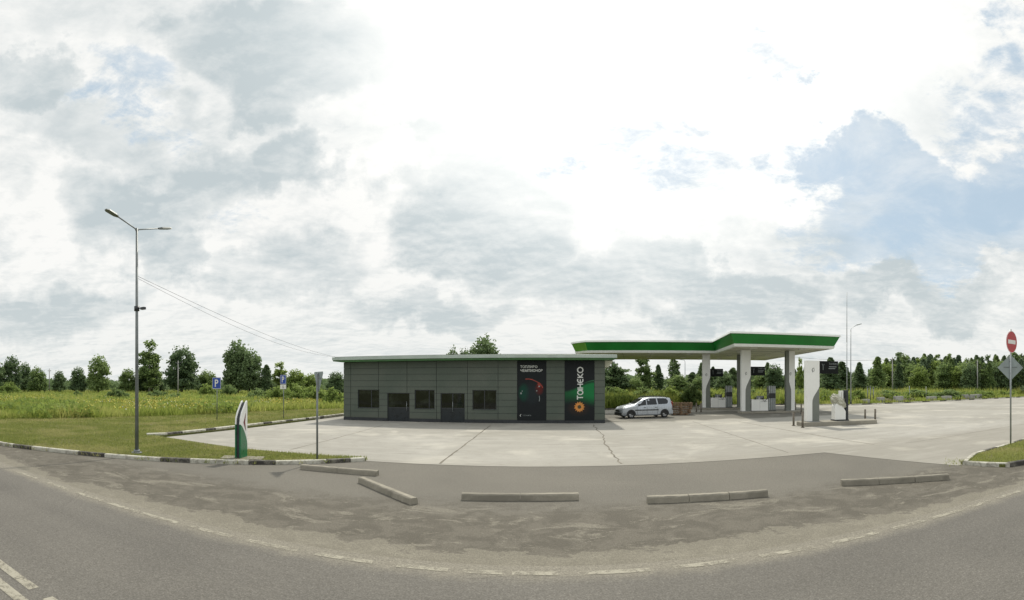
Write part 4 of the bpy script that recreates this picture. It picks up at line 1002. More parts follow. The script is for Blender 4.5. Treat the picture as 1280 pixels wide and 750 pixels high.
o = MB().box(-2.6, -.4, 0, 2.6, .4, .78).build('concrete_block', M['concrete_pale'], None, bevel=.04, loc=(x, y, .095)); o['label'] = 'long grey concrete block at the back of the yard, longest of all'; o['category'] = 'concrete block'
for px, w_, lb in ((1109, 16, 'low grey gravel heap between the second and third pale blocks'), (1136, 20, 'wide low grey gravel heap right of the third pale block'), (1194, 10, 'small gravel heap left of the long grey block')):
    d = 48.2 / math.cos(az(px)); x, y = B(px, d); bm = bmesh.new(); bmesh.ops.create_icosphere(bm, subdivisions=4, radius=1); ww = w_ / K * d
    for v_ in bm.verts:
        f_ = 1 + .25 * mnoise.noise(v_.co * 3 + Vector((px, 0, 0))) + .1 * mnoise.noise(v_.co * 9); v_.co = Vector((v_.co.x * ww * .7 * f_, v_.co.y * .8 * f_, max(-.1, v_.co.z) * .5 * f_))
    me = bpy.data.meshes.new('gravel_heap'); bm.to_mesh(me); bm.free(); me.materials.append(M['earth']); o = bpy.data.objects.new('gravel_heap', me); C.objects.link(o); o.location = (x, y, .09)
    o['label'] = lb; o['category'] = 'gravel heap'
for i, (px, h_, lb) in enumerate(((1084.5, 2.1, 'leftmost of three grey vent pipes standing in the weeds'), (1088, 2.2, 'middle of three grey vent pipes standing in the weeds'), (1091.8, 2.0, 'rightmost of three grey vent pipes standing in the weeds'))):
    x, y = B(px, 49.5 / math.cos(az(px))); t = thing('vent_pipe', lb, 'pipe', (x, y, .1), 0, 'vent pipes in the weeds'); MB().tube([(0, 0, 0), (0, 0, h_)], .06, 8).build('pipe', M['grey_metal'], t); MB().tube([(0, 0, h_), (0, 0, h_ + .12)], .11, 8).build('cap', M['grey_metal'], t)
for px, h_, lb in ((1136.7, 2.3, 'thin stake in the weeds right of the vent pipes'), (1157.5, 2.2, 'thin stake in the weeds above the fourth pale block')):
    x, y = B(px, 50 / math.cos(az(px))); o = MB().tube([(0, 0, 0), (.02, 0, h_)], .04, 6).build('stake', M['galvanised'], None, loc=(x, y, .1)); o['label'] = lb; o['category'] = 'stake'
# ================================================================ VEGETATION
def quads_object(name, cen, size, mat, elong=1.5, flat=0.0, parent=None, rng=RNG):
    n = len(cen); a_ = rng.normal(size=(n, 3)); a_ /= np.linalg.norm(a_, axis=1)[:, None]
    b_ = rng.normal(size=(n, 3)); b_ -= (a_ * b_).sum(1)[:, None] * a_; b_ /= np.linalg.norm(b_, axis=1)[:, None]
    if flat: b_[:, 2] *= (1 - flat); a_[:, 2] *= (1 - flat)
    s_ = (size * rng.uniform(.6, 1.3, n))[:, None] / 2
    v = np.stack([cen - a_*s_*elong, cen - b_*s_, cen + a_*s_*elong, cen + b_*s_], 1).reshape(-1, 3)
    me = bpy.data.meshes.new(name); me.vertices.add(4*n); me.vertices.foreach_set('co', v.ravel())
    me.loops.add(4*n); me.loops.foreach_set('vertex_index', np.arange(4*n)); me.polygons.add(n)
    me.polygons.foreach_set('loop_start', np.arange(0, 4*n, 4)); me.polygons.foreach_set('loop_total', np.full(n, 4)); me.update()
    me.materials.append(mat); o = bpy.data.objects.new(name, me); C.objects.link(o)
    if parent: o.parent = parent
    return o
def blob_points(blobs, n, rng, gap=.12, fr=.9):
    w_ = np.array([b[3] * b[4] * b[3] for b in blobs]); w_ = w_ / w_.sum(); out = []
    cnt = rng.multinomial(int(n * 1.5), w_); off = rng.uniform(0, 50, 3)
    for b, k in zip(blobs, cnt):
        d = rng.normal(size=(k, 3)); d /= np.linalg.norm(d, axis=1)[:, None]; r = rng.uniform(0, 1, k) ** .42
        r *= 1 + .22 * rng.normal(size=k) * .5
        p = d * r[:, None] * np.array([b[3], b[3], b[4]]) + np.array(b[:3]); out.append(p)
    p = np.concatenate(out)
    nv = np.array([mnoise.noise(Vector(q * fr + off)) for q in p]); p = p[nv > -gap]
    return p[:n]
def tree_proto(kind, seed):
    """ten metre tall tree at the origin, returned as [(name, object)]"""
    rng = np.random.default_rng(seed); rnd = random.Random(seed); t = bpy.data.objects.new(kind, None); C.objects.link(t)
    mb = MB()
    if kind == 'round_tree':
        bl = [(0, 0, 5.2, 2.0, 3.6), (0, 0, 3.0, 2.3, 2.0)]
        for i in range(20):
            a_ = rnd.uniform(0, 6.28); h_ = 1.4 + 7.4 * (i + rnd.random()) / 20; rr = 2.9 * (1 - (h_ / 10.2) ** 2.2) ** .8
            bl.append((rr * .75 * math.cos(a_), rr * .75 * math.sin(a_), h_, rnd.uniform(.6, 1.15), rnd.uniform(.55, 1.1)))
        bl += [(rnd.uniform(-.4, .4), 0, 8.9, .75, 1.0), (rnd.uniform(-1, 1), 0, 8.2, .8, .9)]; pts = blob_points(bl, 6800, rng, .22)
        mb.tube([(0, 0, 0), (.1, 0, 3), (0, .1, 8)], .22, 7, r1=.05); size = .30
        for b in bl[1:8]: mb.tube([(0, 0, max(1.5, b[2] - 2)), (b[0], b[1], b[2])], .08, 5, r1=.02)
    elif kind == 'birch_tree':
        bl = [(0, 0, 4.6, 1.3, 3.6)]
        for i in range(40):
            h_ = 1.2 + 8.5 * i / 39; rr = 2.2 * (1 - (h_ / 10.3) ** 1.9) ** .8
            a_ = rnd.uniform(0, 6.28); q = rnd.uniform(.2, .95)
            bl.append((rr * q * math.cos(a_), rr * q * math.sin(a_), h_, rnd.uniform(.45, .8), rnd.uniform(.5, .8)))
        pts = blob_points(bl, 5200, rng, .14, 1.1); mb.tube([(0, 0, 0), (.1, 0, 4), (0, 0, 9.4)], .16, 7, r1=.03); size = .27
        for b in bl[:14]: mb.tube([(0, 0, max(1.2, b[2] - 1.4)), (b[0], b[1], b[2])], .05, 5, r1=.015)
    elif kind == 'conifer_tree':
        n = 4600; tt = rng.uniform(0, 1, n) ** .8; lay = (tt * 15) % 1.0
        rmax = (1 - tt) ** .75 * 2.0 * (0.66 + .34 * (1 - lay)) + .16
        a_ = rng.uniform(0, 2 * math.pi, n); lump = 1 + .30 * np.sin(a_ * 2 + tt * 11 + seed) + .28 * np.sin(a_ * 3 + tt * 23 + seed * 2) + .2 * np.sin(a_ * 7 + tt * 41)
        r = rmax * lump * rng.uniform(.15, 1, n) ** .5
        pts = np.stack([r * np.cos(a_), r * np.sin(a_), .9 + tt * 9.1 - r * .22], 1); mb.tube([(0, 0, 0), (0, 0, 9.8)], .18, 7, r1=.02); size = .30
        for i in range(16):
            h_ = 1.2 + i * .5; A_ = rnd.uniform(0, 6.28); rr = 1.6 * (1 - h_ / 10.5); mb.tube([(0, 0, h_), (rr * math.cos(A_), rr * math.sin(A_), h_ - .3)], .04, 4, r1=.01)
    elif kind == 'pine_tree':
        bl = [(0, 0, 4.2, 2.0, 3.4), (0, 0, 7, 1.2, 2.2)]
        for i in range(26):
            h_ = 1.2 + 8.4 * i / 25; rr = 3.1 * (1 - (h_ / 10.8) ** 1.5); a_ = rnd.uniform(0, 6.28); q = rnd.uniform(.35, 1)
            bl.append((rr * q * math.cos(a_), rr * q * math.sin(a_), h_, rnd.uniform(.9, 1.35), rnd.uniform(.4, .65)))
            mb.tube([(0, 0, h_ - .5), bl[-1][:3]], .07, 5, r1=.02)
        pts = blob_points(bl, 6500, rng, .2, 1.2); mb.tube([(0, 0, 0), (.1, 0, 5), (0, 0, 9.6)], .24, 7, r1=.05); size = .28
    else:   # bush, ten metres tall nominal, from the ground
        bl = [(0, 0, 4, 4, 3.8)]
        for i in range(15):
            a_ = rnd.uniform(0, 6.28); q = rnd.uniform(2, 6); h_ = rnd.uniform(1.5, 7.6) * (1.1 - q / 12)
            bl.append((q * math.cos(a_), q * math.sin(a_), h_, rnd.uniform(1.5, 2.6), rnd.uniform(1.4, 2.4)))
        pts = blob_points(bl, 4200, rng, .16, .35); pts = pts[pts[:, 2] > .1]; size = .62
        for b in bl[1:9]: mb.tube([(0, 0, 0), (b[0], b[1], b[2])], .12, 5, r1=.03)
    return t, pts, mb, size
PROTO = {}
def proto(kind, leaf, seed):
    k = (kind, leaf, seed)
    if k not in PROTO:
        t, pts, mb, size = tree_proto(kind, seed)
        t.name = kind
        quads_object('foliage' if kind == 'bush' else 'crown', pts, size, M[leaf], 1.4, .0, t, np.random.default_rng(seed + 5))
        mb.build('stem' if kind == 'bush' else 'trunk', M['bark_pale' if kind == 'birch_tree' else 'bark'], t)
        PROTO[k] = [t, False]
    return PROTO[k]
def plant(kind, leaf, seed, px, d, top, width_px, label, cat, group=None, pos_=None, hw=None):
    pr = proto(kind, leaf, seed); x, y = pos_ if pos_ else B(px, d)
    h = (Z(top, d) - .1) * (1.05 if kind in ('round_tree', 'birch_tree') else 1.0) if hw is None else hw[0]; nom = {'round_tree': 6.4, 'birch_tree': 4.3, 'conifer_tree': 4.1, 'pine_tree': 7.0, 'bush': 14.0}[kind]
    w = width_px / K * d * (1.12 if kind != 'bush' else 1.0) if hw is None else hw[1]
    sc_ = (w / nom, w / nom, h / 10.0); rz = random.uniform(0, 6.28)
    if not pr[1]:
        o = pr[0]; pr[1] = True; o.location = (x, y, .1); o.rotation_euler = (0, 0, rz); o.scale = sc_
    else: o = dup(pr[0], (x, y, .1), rz, scale=sc_)
    o['label'] = label; o['category'] = cat
    if group: o['group'] = group
    elif 'group' in o: del o['group']
    return o
RT, BT, CT, PT, BU = 'round_tree', 'birch_tree', 'conifer_tree', 'pine_tree', 'bush'
D_, M_, P_, N_ = 'leaf_dark', 'leaf_mid', 'leaf_pale', 'needle'
TREES = [
 (RT, D_, 1, -3, 110, 449, 26, 'dark tree cut by the left edge of the photo'),
 (RT, D_, 1, 15, 112, 441, 30, 'dark pointed tree near the left edge, tallest of its clump'),
 (RT, D_, 2, 31, 118, 450, 22, 'dark tree just right of the pointed one at the far left'),
 (RT, M_, 3, 46, 110, 456, 28, 'lower mid green tree left of the small distant pole'),
 (RT, D_, 1, 74, 118, 461, 20, 'small isolated round tree right of the small distant pole'),
 (RT, D_, 2, 98, 108, 456, 26, 'dark lower tree left of the tall pair member, left of the lamp'),
 (RT, M_, 1, 123, 106, 440, 34, 'tall mid green tree well left of the street lamp'),
 (RT, M_, 1, 160, 112, 458, 26, 'round tree whose crown sits just left of the street lamp pole'),
 (BT, M_, 7, 187, 110, 429, 38, 'loose pale birch just right of the street lamp pole'),
 (RT, D_, 3, 186, 114, 455, 44, 'low dark tree under the pale birch'),
 (RT, D_, 2, 227, 106, 428, 48, 'big dark round tree behind the utility pole on the left'),
 (RT, M_, 3, 258, 112, 461, 34, 'low mid green tree between the two biggest dark trees on the left'),
 (RT, D_, 3, 297, 104, 420, 44, 'tallest darkest tree on the left, between the two parking signs'),
 (RT, D_, 2, 312, 102, 432, 40, 'dark right shoulder of the tallest tree clump on the left'),
 (CT, D_, 9, 333, 100, 456, 22, 'narrow dark tree just right of the tallest clump'),
 (BT, P_, 7, 350, 106, 455, 28, 'pale tree behind the right parking sign'),
 (RT, P_, 2, 369, 100, 459, 32, 'round pale tree between the right parking sign and the grey sign'),
 (RT, P_, 3, 388, 104, 465, 30, 'low pale tree just left of the grey sign'),
 (RT, D_, 2, 420, 90, 462, 30, 'dark round tree beside the left corner of the shop'),
 (RT, D_, 3, 566, 104, 430, 24, 'small crown behind the shop roof, leftmost of three tree tops'),
 (RT, D_, 2, 580, 104, 431, 24, 'small crown behind the shop roof, middle of three tree tops'),
 (RT, D_, 3, 606, 100, 414, 50, 'large round tree top rising behind the middle of the shop roof'),
 (PT, D_, 8, 765, 76, 447, 56, 'wide dark pine just right of the shop, behind the car'),
 (PT, D_, 11, 742, 80, 450, 40, 'dark pine partly hidden by the right end of the shop'),
 (BT, M_, 6, 805, 80, 446, 30, 'tall upright tree seen under the canopy above the car'),
 (CT, D_, 9, 823, 84, 456, 20, 'small pointed tree right of the upright one above the car'),
 (BT, D_, 10, 842, 80, 447, 26, 'rounded tall tree under the canopy above the pallets'),
 (RT, M_, 3, 795, 76, 470, 30, 'low bushy tree above the roof of the car'),
 (RT, M_, 1, 848, 70, 465, 36, 'low leafy tree behind the pallets'),
 (RT, M_, 3, 874, 72, 468, 30, 'low leafy tree left of the elbow column'),
 (BT, P_, 7, 1000, 96, 450, 12, 'thin see through tree left of the free standing pylon'),
 (RT, D_, 2, 905, 90, 462, 30, 'low dark tree behind the small board of the elbow column'),
 (RT, D_, 1, 968, 88, 452, 30, 'dark tree seen between the two middle island columns'),
 (RT, M_, 1, 952, 92, 462, 30, 'green tree behind the board of the middle island column'),
 (CT, D_, 9, 1038, 92, 447, 34, 'dark pointed tree behind the board of the free standing pylon'),
 (CT, D_, 4, 1052, 96, 452, 30, 'dark pointed tree just left of the thin mast'),
 (CT, D_, 9, 1074, 100, 453, 24, 'pointed dark tree just right of the far street lamp'),
 (CT, M_, 4, 1097, 98, 446, 26, 'light green pointed tree above the vent pipes'),
]
for k_, l_, s_, px, d, top_, w_, lb in TREES: plant(k_, l_, s_, px, d, top_, w_, lb, 'tree')
BUSH = [(148, 72, 482, 34, M_, 'dark round bush in the field just left of the street lamp'), (97, 84, 486, 15, M_, 'small bush in the field at the far left'), (12, 96, 472, 30, P_, 'broad pale bush at the far left edge of the field'),
 (196, 80, 485, 34, M_, 'low bush in the field right of the street lamp'), (285, 84, 476, 26, M_, 'bush behind the left parking sign'), (262, 82, 476, 30, P_, 'pale bush left of the blue square parking sign'),
 (345, 62, 477, 40, P_, 'pale scrub bush left of the right parking sign post'), (370, 60, 474, 40, P_, 'pale scrub bush between the right parking sign and the grey sign'), (395, 58, 476, 36, P_, 'pale scrub bush behind the grey sign'), (418, 56, 480, 34, P_, 'pale scrub bush beside the left corner of the shop'),
 (322, 70, 482, 34, M_, 'low scrub bush right of the stele'), (218, 70, 488, 24, M_, 'low weedy bush below the utility pole on the left'),
 (772, 66, 480, 34, P_, 'pale bush under the wide pine right of the shop'), (758, 62, 478, 30, M_, 'bush touching the right corner of the shop'), (808, 62, 480, 40, M_, 'wide bush behind the car roof'), (835, 60, 478, 38, P_, 'bright bush above the pallets'), (862, 58, 477, 36, M_, 'bush left of the pale short posts'), (886, 60, 482, 30, P_, 'bush behind the elbow column'),
 (912, 70, 482, 36, P_, 'bush behind the farthest dispenser'), (940, 70, 484, 36, M_, 'bush behind the middle left column'), (968, 70, 482, 34, P_, 'bush behind the middle dispenser'), (998, 68, 482, 40, M_, 'bush left of the free standing pylon'), (1028, 68, 481, 36, P_, 'bush behind the wrapped dispenser'), (1052, 68, 483, 30, M_, 'bush left of the thin mast base'),
 (1072, 70, 484, 28, P_, 'bush right of the far street lamp base'), (1110, 76, 484, 46, M_, 'wide bush behind the vent pipes'), (1150, 80, 484, 50, M_, 'wide bush behind the fourth pale block'), (1188, 82, 483, 40, M_, 'bush above the fifth pale block')]
for px, d, top_, w_, l_, lb in BUSH: plant(BU, l_, 20 + (px % 3), px, d, top_, w_, lb, 'bush')
# forest on the right: trees one by one
rf = random.Random(3)
for row, (d0, n_, tt) in enumerate(((112, 30, 449), (128, 34, 446), (150, 26, 446))):
    for i in range(n_):
        px = 1108 + (1345 - 1108) * (i + rf.uniform(-.3, .3)) / n_; d = d0 + rf.uniform(-6, 6)
        k_ = rf.choice([CT, CT, RT, BT, CT]); l_ = (D_ if rf.random() < .6 else M_) if row == 2 else rf.choice([M_, M_, D_, M_, P_] if k_ != CT else [D_, N_, M_])
        s_ = {CT: rf.choice([4, 9]), RT: rf.choice([1, 2, 3]), BT: rf.choice([6, 7, 10])}[k_]
        top_ = tt + rf.uniform(-3, 6) + (4 if px < 1120 else 0) + (-2 if 1150 < px < 1170 else 0)
        plant(k_, l_, s_, px, d, top_, {CT: rf.uniform(16, 24), RT: rf.uniform(26, 36), BT: rf.uniform(18, 26)}[k_], {CT: 'dark pointed tree standing in the dense forest edge on the right', RT: 'broad leafy tree standing in the dense forest edge on the right', BT: 'slender leafy tree standing in the dense forest edge on the right'}[k_], 'tree', 'forest edge on the right')
for i in range(30):   # thinner line behind the canopy and the fields
    px = 868 + 245 * (i + rf.uniform(-.3, .3)) / 30; plant(rf.choice([RT, CT]), D_, rf.choice([1, 2]) if False else (4 if i % 2 else 1), px, 120 + rf.uniform(-6, 6), 462 + rf.uniform(-5, 5), rf.uniform(18, 28), 'dark tree in the distant line behind the canopy', 'tree', 'distant trees behind the canopy') if i % 2 == 0 else plant(CT, D_, 4, px, 122, 459 + rf.uniform(-6, 6), rf.uniform(14, 20), 'pointed dark tree in the distant line behind the canopy', 'tree', 'distant trees behind the canopy')
# far-off woods reading as one low mass along the horizon
pts = []
for i in range(26000):
    a_ = RNG.uniform(-1.75, 1.75); d = RNG.uniform(190, 240)
    hh = 5.5 + 2.2 * mnoise.noise(Vector((a_ * 14, 0, 3))) + 1.5 * mnoise.noise(Vector((a_ * 60, 1, 3)))
    if a_ < -.35: hh *= .75
    if a_ > .75: hh *= 1.7
    pts.append((d * math.sin(a_), d * math.cos(a_), RNG.uniform(0, 1) ** .7 * hh))
o = quads_object('distant_wood', np.array(pts), 1.7, M['leaf_dark'], 1.3); o['kind'] = 'stuff'; o['label'] = 'distant wood along the horizon'; o['category'] = 'wood'

# grass and weeds
def inside(poly, p):
    r = np.zeros(len(p), bool); n = len(poly)
    for i in range(n):
        (x0, y0), (x1, y1) = poly[i], poly[(i + 1) % n]
        if y0 == y1: continue
        c = ((y0 > p[:, 1]) != (y1 > p[:, 1])) & (p[:, 0] < (x1 - x0) * (p[:, 1] - y0) / (y1 - y0) + x0); r ^= c
    return r
def sample(poly, n, r0, r1, a0, a1, power=1.0, excl=()):
    a_ = RNG.uniform(a0, a1, n * 3); u = RNG.uniform(0, 1, n * 3)
    r = r0 * (r1 / r0) ** u if power == 1 else np.sqrt(r0**2 + u * (r1**2 - r0**2))
    p = np.stack([r * np.sin(a_), r * np.cos(a_)], 1); k = inside(poly, p)
    for e in excl: k &= ~inside(e, p)
    return p[k][:n]
def blades(name, p, h, w, mat, z0, label, lean=.35, cat='grass', z_var=.4, kinds='stuff'):
    n = len(p); hh = h * RNG.uniform(1 - z_var, 1 + z_var, n); a_ = RNG.uniform(0, 2 * math.pi, n); ww = w * RNG.uniform(.6, 1.3, n) / 2
    dx, dy = np.cos(a_) * ww, np.sin(a_) * ww; lx_ = RNG.normal(size=n) * lean * hh; ly_ = RNG.normal(size=n) * lean * hh
    v = np.zeros((n, 3, 3)); v[:, 0] = np.stack([p[:, 0] - dx, p[:, 1] - dy, np.full(n, z0)], 1); v[:, 1] = np.stack([p[:, 0] + dx, p[:, 1] + dy, np.full(n, z0)], 1)
    v[:, 2] = np.stack([p[:, 0] + lx_, p[:, 1] + ly_, z0 + hh], 1)
    me = bpy.data.meshes.new(name); me.vertices.add(3*n); me.vertices.foreach_set('co', v.ravel()); me.loops.add(3*n); me.loops.foreach_set('vertex_index', np.arange(3*n))
    me.polygons.add(n); me.polygons.foreach_set('loop_start', np.arange(0, 3*n, 3)); me.polygons.foreach_set('loop_total', np.full(n, 3)); me.update(); me.materials.append(mat)
    o = bpy.data.objects.new(name, me); C.objects.link(o); o['kind'] = 'stuff'; o['label'] = label; o['category'] = cat; return o
TL = [(-60, 8), (-34, 13.5), (-31, 16.7), (-25.8, 28.2), (-20.5, 44), (-17, 47.5), (-15, 49), (-15, 62), (-8, 130), (-300, 200), (-300, 20)]
MOW = [(x_, y_ + .3) for x_, y_ in KF[1:]] + [(-10.4, 15.9), (-16.3, 17.2), (-14.3, 37.6), (-14.2, 47), (-20, 46), (-26, 28), (-31.5, 16.5), (-34, 13), (-60, 14)]
p = sample(MOW, 85000, 14, 55, -1.45, -.25)
hfac = np.linalg.norm(p, axis=1)
blades('mown_grass', p, .055 + .0012 * hfac, .012 + .0009 * hfac, M['blade_short'], .09, 'short mown grass of the verge')
ISG = [(12.95, 9.1), (13.15, 7.95), (14, 7.65), (18, 7.35), (30, 6.5), (60, 4.4), (60, 7.7), (30, 9.75), (19.5, 10.4), (14.5, 9.7)]
p = sample(ISG, 30000, 14, 50, .85, 1.5); blades('island_grass', p, .10, .022, M['blade_short'], .09, 'short grass on the kerbed island at the right')
edge = []
for q0, q1 in zip(KF[1:], KF[2:]):
    L_ = math.dist(q0, q1)
    for k in range(int(L_ * 55)):
        t_ = random.random(); edge.append((q0[0] + (q1[0]-q0[0]) * t_ + random.gauss(0, .03), q0[1] + (q1[1]-q0[1]) * t_ + (-.04 if random.random() < .25 and mnoise.noise(Vector((q0[0] + t_ * 3, 2, 2))) > 0 else .19) + random.gauss(0, .02)))
edge = np.array(edge); blades('kerbside_grass', edge, .13, .03, M['blade_short'], .0 + .03, 'tufts of grass growing along the roadside kerb', .5)
edge = []
for px, py, n_ in ((1195, 580, 40), (1190, 577, 30), (1202, 577, 40)):
    q = G(px, py); edge += [(q[0] + random.gauss(0, .22), q[1] + random.gauss(0, .22)) for _ in range(n_)]
blades('joint_weeds', np.array(edge), .07, .02, M['blade_short'], .008, 'small weeds in the asphalt joint left of the grass island', .6, 'weeds')
# tall meadow
p = sample(TL, 110000, 30, 130, -1.5, -.2); dd = np.linalg.norm(p, axis=1)
clump = np.array([mnoise.noise(Vector((q[0] * .25, q[1] * .25, 0))) for q in p])
blades('meadow_grass', p, (.50 + .0035 * dd) * (1 + .5 * clump), .03 + .0017 * dd, M['blade_tall'], .08, 'tall wild meadow grass left of the shop', .28)
TB = [(-15, 48.0), (-7, 47.5), (10, 49.4), (25, 54.9), (33, 51.9), (39.2, 46.4), (95, 46.6), (200, 48), (260, 260), (-8, 130), (-15, 62)]
p = sample(TB, 110000, 46, 135, -.3, 1.45); dd = np.linalg.norm(p, axis=1)
near_ = np.clip((p[:, 0] - 40) / 6, 0, 1); clump = np.array([mnoise.noise(Vector((q[0] * .3, q[1] * .3, 5))) for q in p])
yy = p[:, 1] - 46.5; low_strip = np.where((p[:, 0] > 37) & (yy < 4.5), .35, 1.0)
blades('tall_weeds', p, (.95 + .004 * dd) * (1 + .6 * clump) * low_strip, .04 + .0018 * dd, M['blade_tall'], .08, 'tall weeds and grass behind the yard', .25, 'weeds')
# broadleaf weed cushions in the meadow
def weeds(name, poly, n, r0, r1, a0, a1, size, label, h=.9):
    p = sample(poly, n, r0, r1, a0, a1); k = np.array([mnoise.noise(Vector((q[0] * .16, q[1] * .16, 9))) for q in p]) > .08; p = p[k]
    c = np.repeat(p, 7, 0) + RNG.normal(size=(len(p) * 7, 2)) * .35; z_ = .1 + RNG.uniform(0, 1, len(c)) ** .8 * h
    o = quads_object(name, np.column_stack([c, z_]), size, M['weed'], 1.6); o['kind'] = 'stuff'; o['label'] = label; o['category'] = 'weeds'
weeds('meadow_weeds', TL, 5200, 31, 110, -1.45, -.2, .26, 'broad leaved weeds growing in the meadow')
weeds('yard_edge_weeds', TB, 5200, 48, 120, -.3, 1.4, .30, 'broad leaved weeds growing behind the yard', 1.2)
def flowers(name, mat, poly, n, r0, r1, a0, a1, size, hz, label, thr):
    p = sample(poly, n, r0, r1, a0, a1); k = np.array([mnoise.noise(Vector((q[0] * .10, q[1] * .10, 2))) + .5 * mnoise.noise(Vector((q[0] * .6, q[1] * .6, 2))) for q in p]) > thr; p = p[k]
    o = quads_object(name, np.column_stack([p, .1 + hz * RNG.uniform(.75, 1.15, len(p))]), size, M[mat], 1.0); o['kind'] = 'stuff'; o['label'] = label; o['category'] = 'flowers'
for px, d0, w_, t_, lb in ((205, 48, 26, 503, 'dark weed clump at the front edge of the meadow below the utility pole'), (228, 47, 20, 505, 'small weed clump at the front edge of the meadow left of the blue sign'), (283, 50, 26, 500, 'dark weed clump in the meadow right of the blue sign post'), (60, 44, 26, 507, 'weed clump at the front of the meadow at the far left'), (320, 54, 26, 498, 'weed clump at the meadow edge left of the right parking sign'), (1222, 90, 50, 486, 'low scrub behind the long grey block'), (1250, 102, 40, 486, 'low scrub left of the no entry sign post')):
    plant(BU, M_ if px < 1000 else P_, 20 + px % 3, px, d0, t_, w_, lb, 'bush')
flowers('yellow_flowers', 'flower_yellow', TL, 14000, 36, 80, -1.15, -.40, .12, .85, 'yellow wildflowers in the meadow', .14)
flowers('white_flowers', 'flower_white', TL, 1100, 34, 70, -1.3, -.5, .11, .75, 'white wildflowers in the meadow', .08)

# ================================================================ SKY, SUN, CAMERA
SUN_AZ, SUN_EL = R(6.0), R(49.0)
w = bpy.data.worlds.new('World'); bpy.context.scene.world = w; w.use_nodes = True
nt = w.node_tree; bg = nt.nodes['Background']
tc = nt.nodes.new('ShaderNodeTexCoord'); dirv = tc.outputs['Generated']
sky = nt.nodes.new('ShaderNodeTexSky'); sky.sky_type = 'NISHITA'; sky.sun_disc = False; sky.sun_elevation = SUN_EL; sky.sun_rotation = SUN_AZ
sky.air_density = 1.0; sky.dust_density = 2.0; sky.altitude = 100
s = N(nt, 'ShaderNodeSeparateXYZ'); nt.links.new(dirv, s.inputs[0]); X_, Y_, Z_ = s.outputs
den = math_(nt, 'ADD', math_(nt, 'MAXIMUM', Z_, 0.0), 0.16)
cp = N(nt, 'ShaderNodeCombineXYZ'); nt.links.new(math_(nt, 'DIVIDE', X_, den), cp.inputs[0]); nt.links.new(math_(nt, 'DIVIDE', Y_, den), cp.inputs[1]); cp.inputs[2].default_value = 0.37
P = cp.outputs[0]
def shift(v, dx, dy):
    k = N(nt, 'ShaderNodeVectorMath', operation='ADD'); nt.links.new(v, k.inputs[0]); k.inputs[1].default_value = (dx, dy, 0); return k.outputs[0]
n1 = noise(nt, 0.85, 8, 0.6, P, 0.35)
n2 = noise(nt, 1.9, 12, 0.62, P, 0.35); n2s = noise(nt, 1.9, 6, 0.55, shift(P, -0.02, 0.16), 0.35)
n3 = noise(nt, 7.0, 9, 0.68, P, 0.25); n3s = noise(nt, 7.0, 5, 0.6, shift(P, -0.005, 0.045), 0.25)
n4 = noise(nt, 0.95, 7, 0.55, shift(P, 7.3, 2.1), 0.5)
dn = N(nt, 'ShaderNodeTexNoise'); dn.inputs['Scale'].default_value = 5.0; dn.inputs['Detail'].default_value = 9; dn.inputs['Roughness'].default_value = 0.6
nt.links.new(dirv, dn.inputs['Vector'])
vm = N(nt, 'ShaderNodeVectorMath', operation='SUBTRACT'); nt.links.new(dn.outputs['Color'], vm.inputs[0]); vm.inputs[1].default_value = (.5, .5, .5)
vs_ = N(nt, 'ShaderNodeVectorMath', operation='MULTIPLY_ADD'); nt.links.new(vm.outputs[0], vs_.inputs[0]); vs_.inputs[1].default_value = (.40, .40, .34); nt.links.new(dirv, vs_.inputs[2])
vn = N(nt, 'ShaderNodeVectorMath', operation='NORMALIZE'); nt.links.new(vs_.outputs[0], vn.inputs[0]); WD = vn.outputs[0]
def sdir(px, py):
    a_, e = az(px), (480 - py) / K; return (math.sin(a_) * math.cos(e), math.cos(a_) * math.cos(e), math.sin(e))
def mass(px, py, rad, soft=.5, vec=None, stretch=1.0):
    """a soft mass of cloud (or gap) around a sky direction; stretch widens it sideways"""
    d_ = Vector(sdir(px, py)); h_ = Vector((d_.y, -d_.x, 0)).normalized(); u_ = h_.cross(d_)
    def dot(v):
        k = N(nt, 'ShaderNodeVectorMath', operation='DOT_PRODUCT'); nt.links.new(vec or WD, k.inputs[0]); k.inputs[1].default_value = tuple(v); return k.outputs['Value']
    a_ = math_(nt, 'MULTIPLY', dot(h_), 1.0 / stretch); b2 = dot(u_); r2 = math_(nt, 'ADD', math_(nt, 'MULTIPLY', a_, a_), math_(nt, 'MULTIPLY', b2, b2))
    return math_(nt, 'MULTIPLY', maprange(nt, r2, (rad / K) ** 2, 0.0), maprange(nt, dot(d_), 0.0, 0.1))
def most(lst):
    o_ = None
    for f, k in lst:
        v = math_(nt, 'MULTIPLY', f, k); o_ = v if o_ is None else math_(nt, 'MAXIMUM', o_, v)
    return o_
grey = most([(mass(335, 60, 115, stretch=1.3), 1.0), (mass(15, 105, 90), 1.0), (mass(570, 180, 70), .9), (mass(600, 265, 125, stretch=1.4), 1.15), (mass(1010, 300, 60, stretch=3), .6), (mass(860, 215, 70, stretch=2.2), .55), (mass(120, 160, 85, stretch=1.8), .7),
             (mass(375, 205, 80), .85), (mass(170, 255, 85, stretch=1.5), .75), (mass(215, 325, 70), .7), (mass(270, 215, 80, stretch=1.5), .7), (mass(60, 390, 60, stretch=3), .7),
             (mass(900, 358, 62, stretch=4.0), .9), (mass(560, 395, 40, stretch=4), .7), (mass(1150, 368, 50, stretch=3), .8), (mass(440, 80, 50, stretch=2), .6), (mass(720, 350, 60, stretch=3), .7), (mass(1100, 130, 90, stretch=2), .6), (mass(360, 340, 60, stretch=3), .6)])
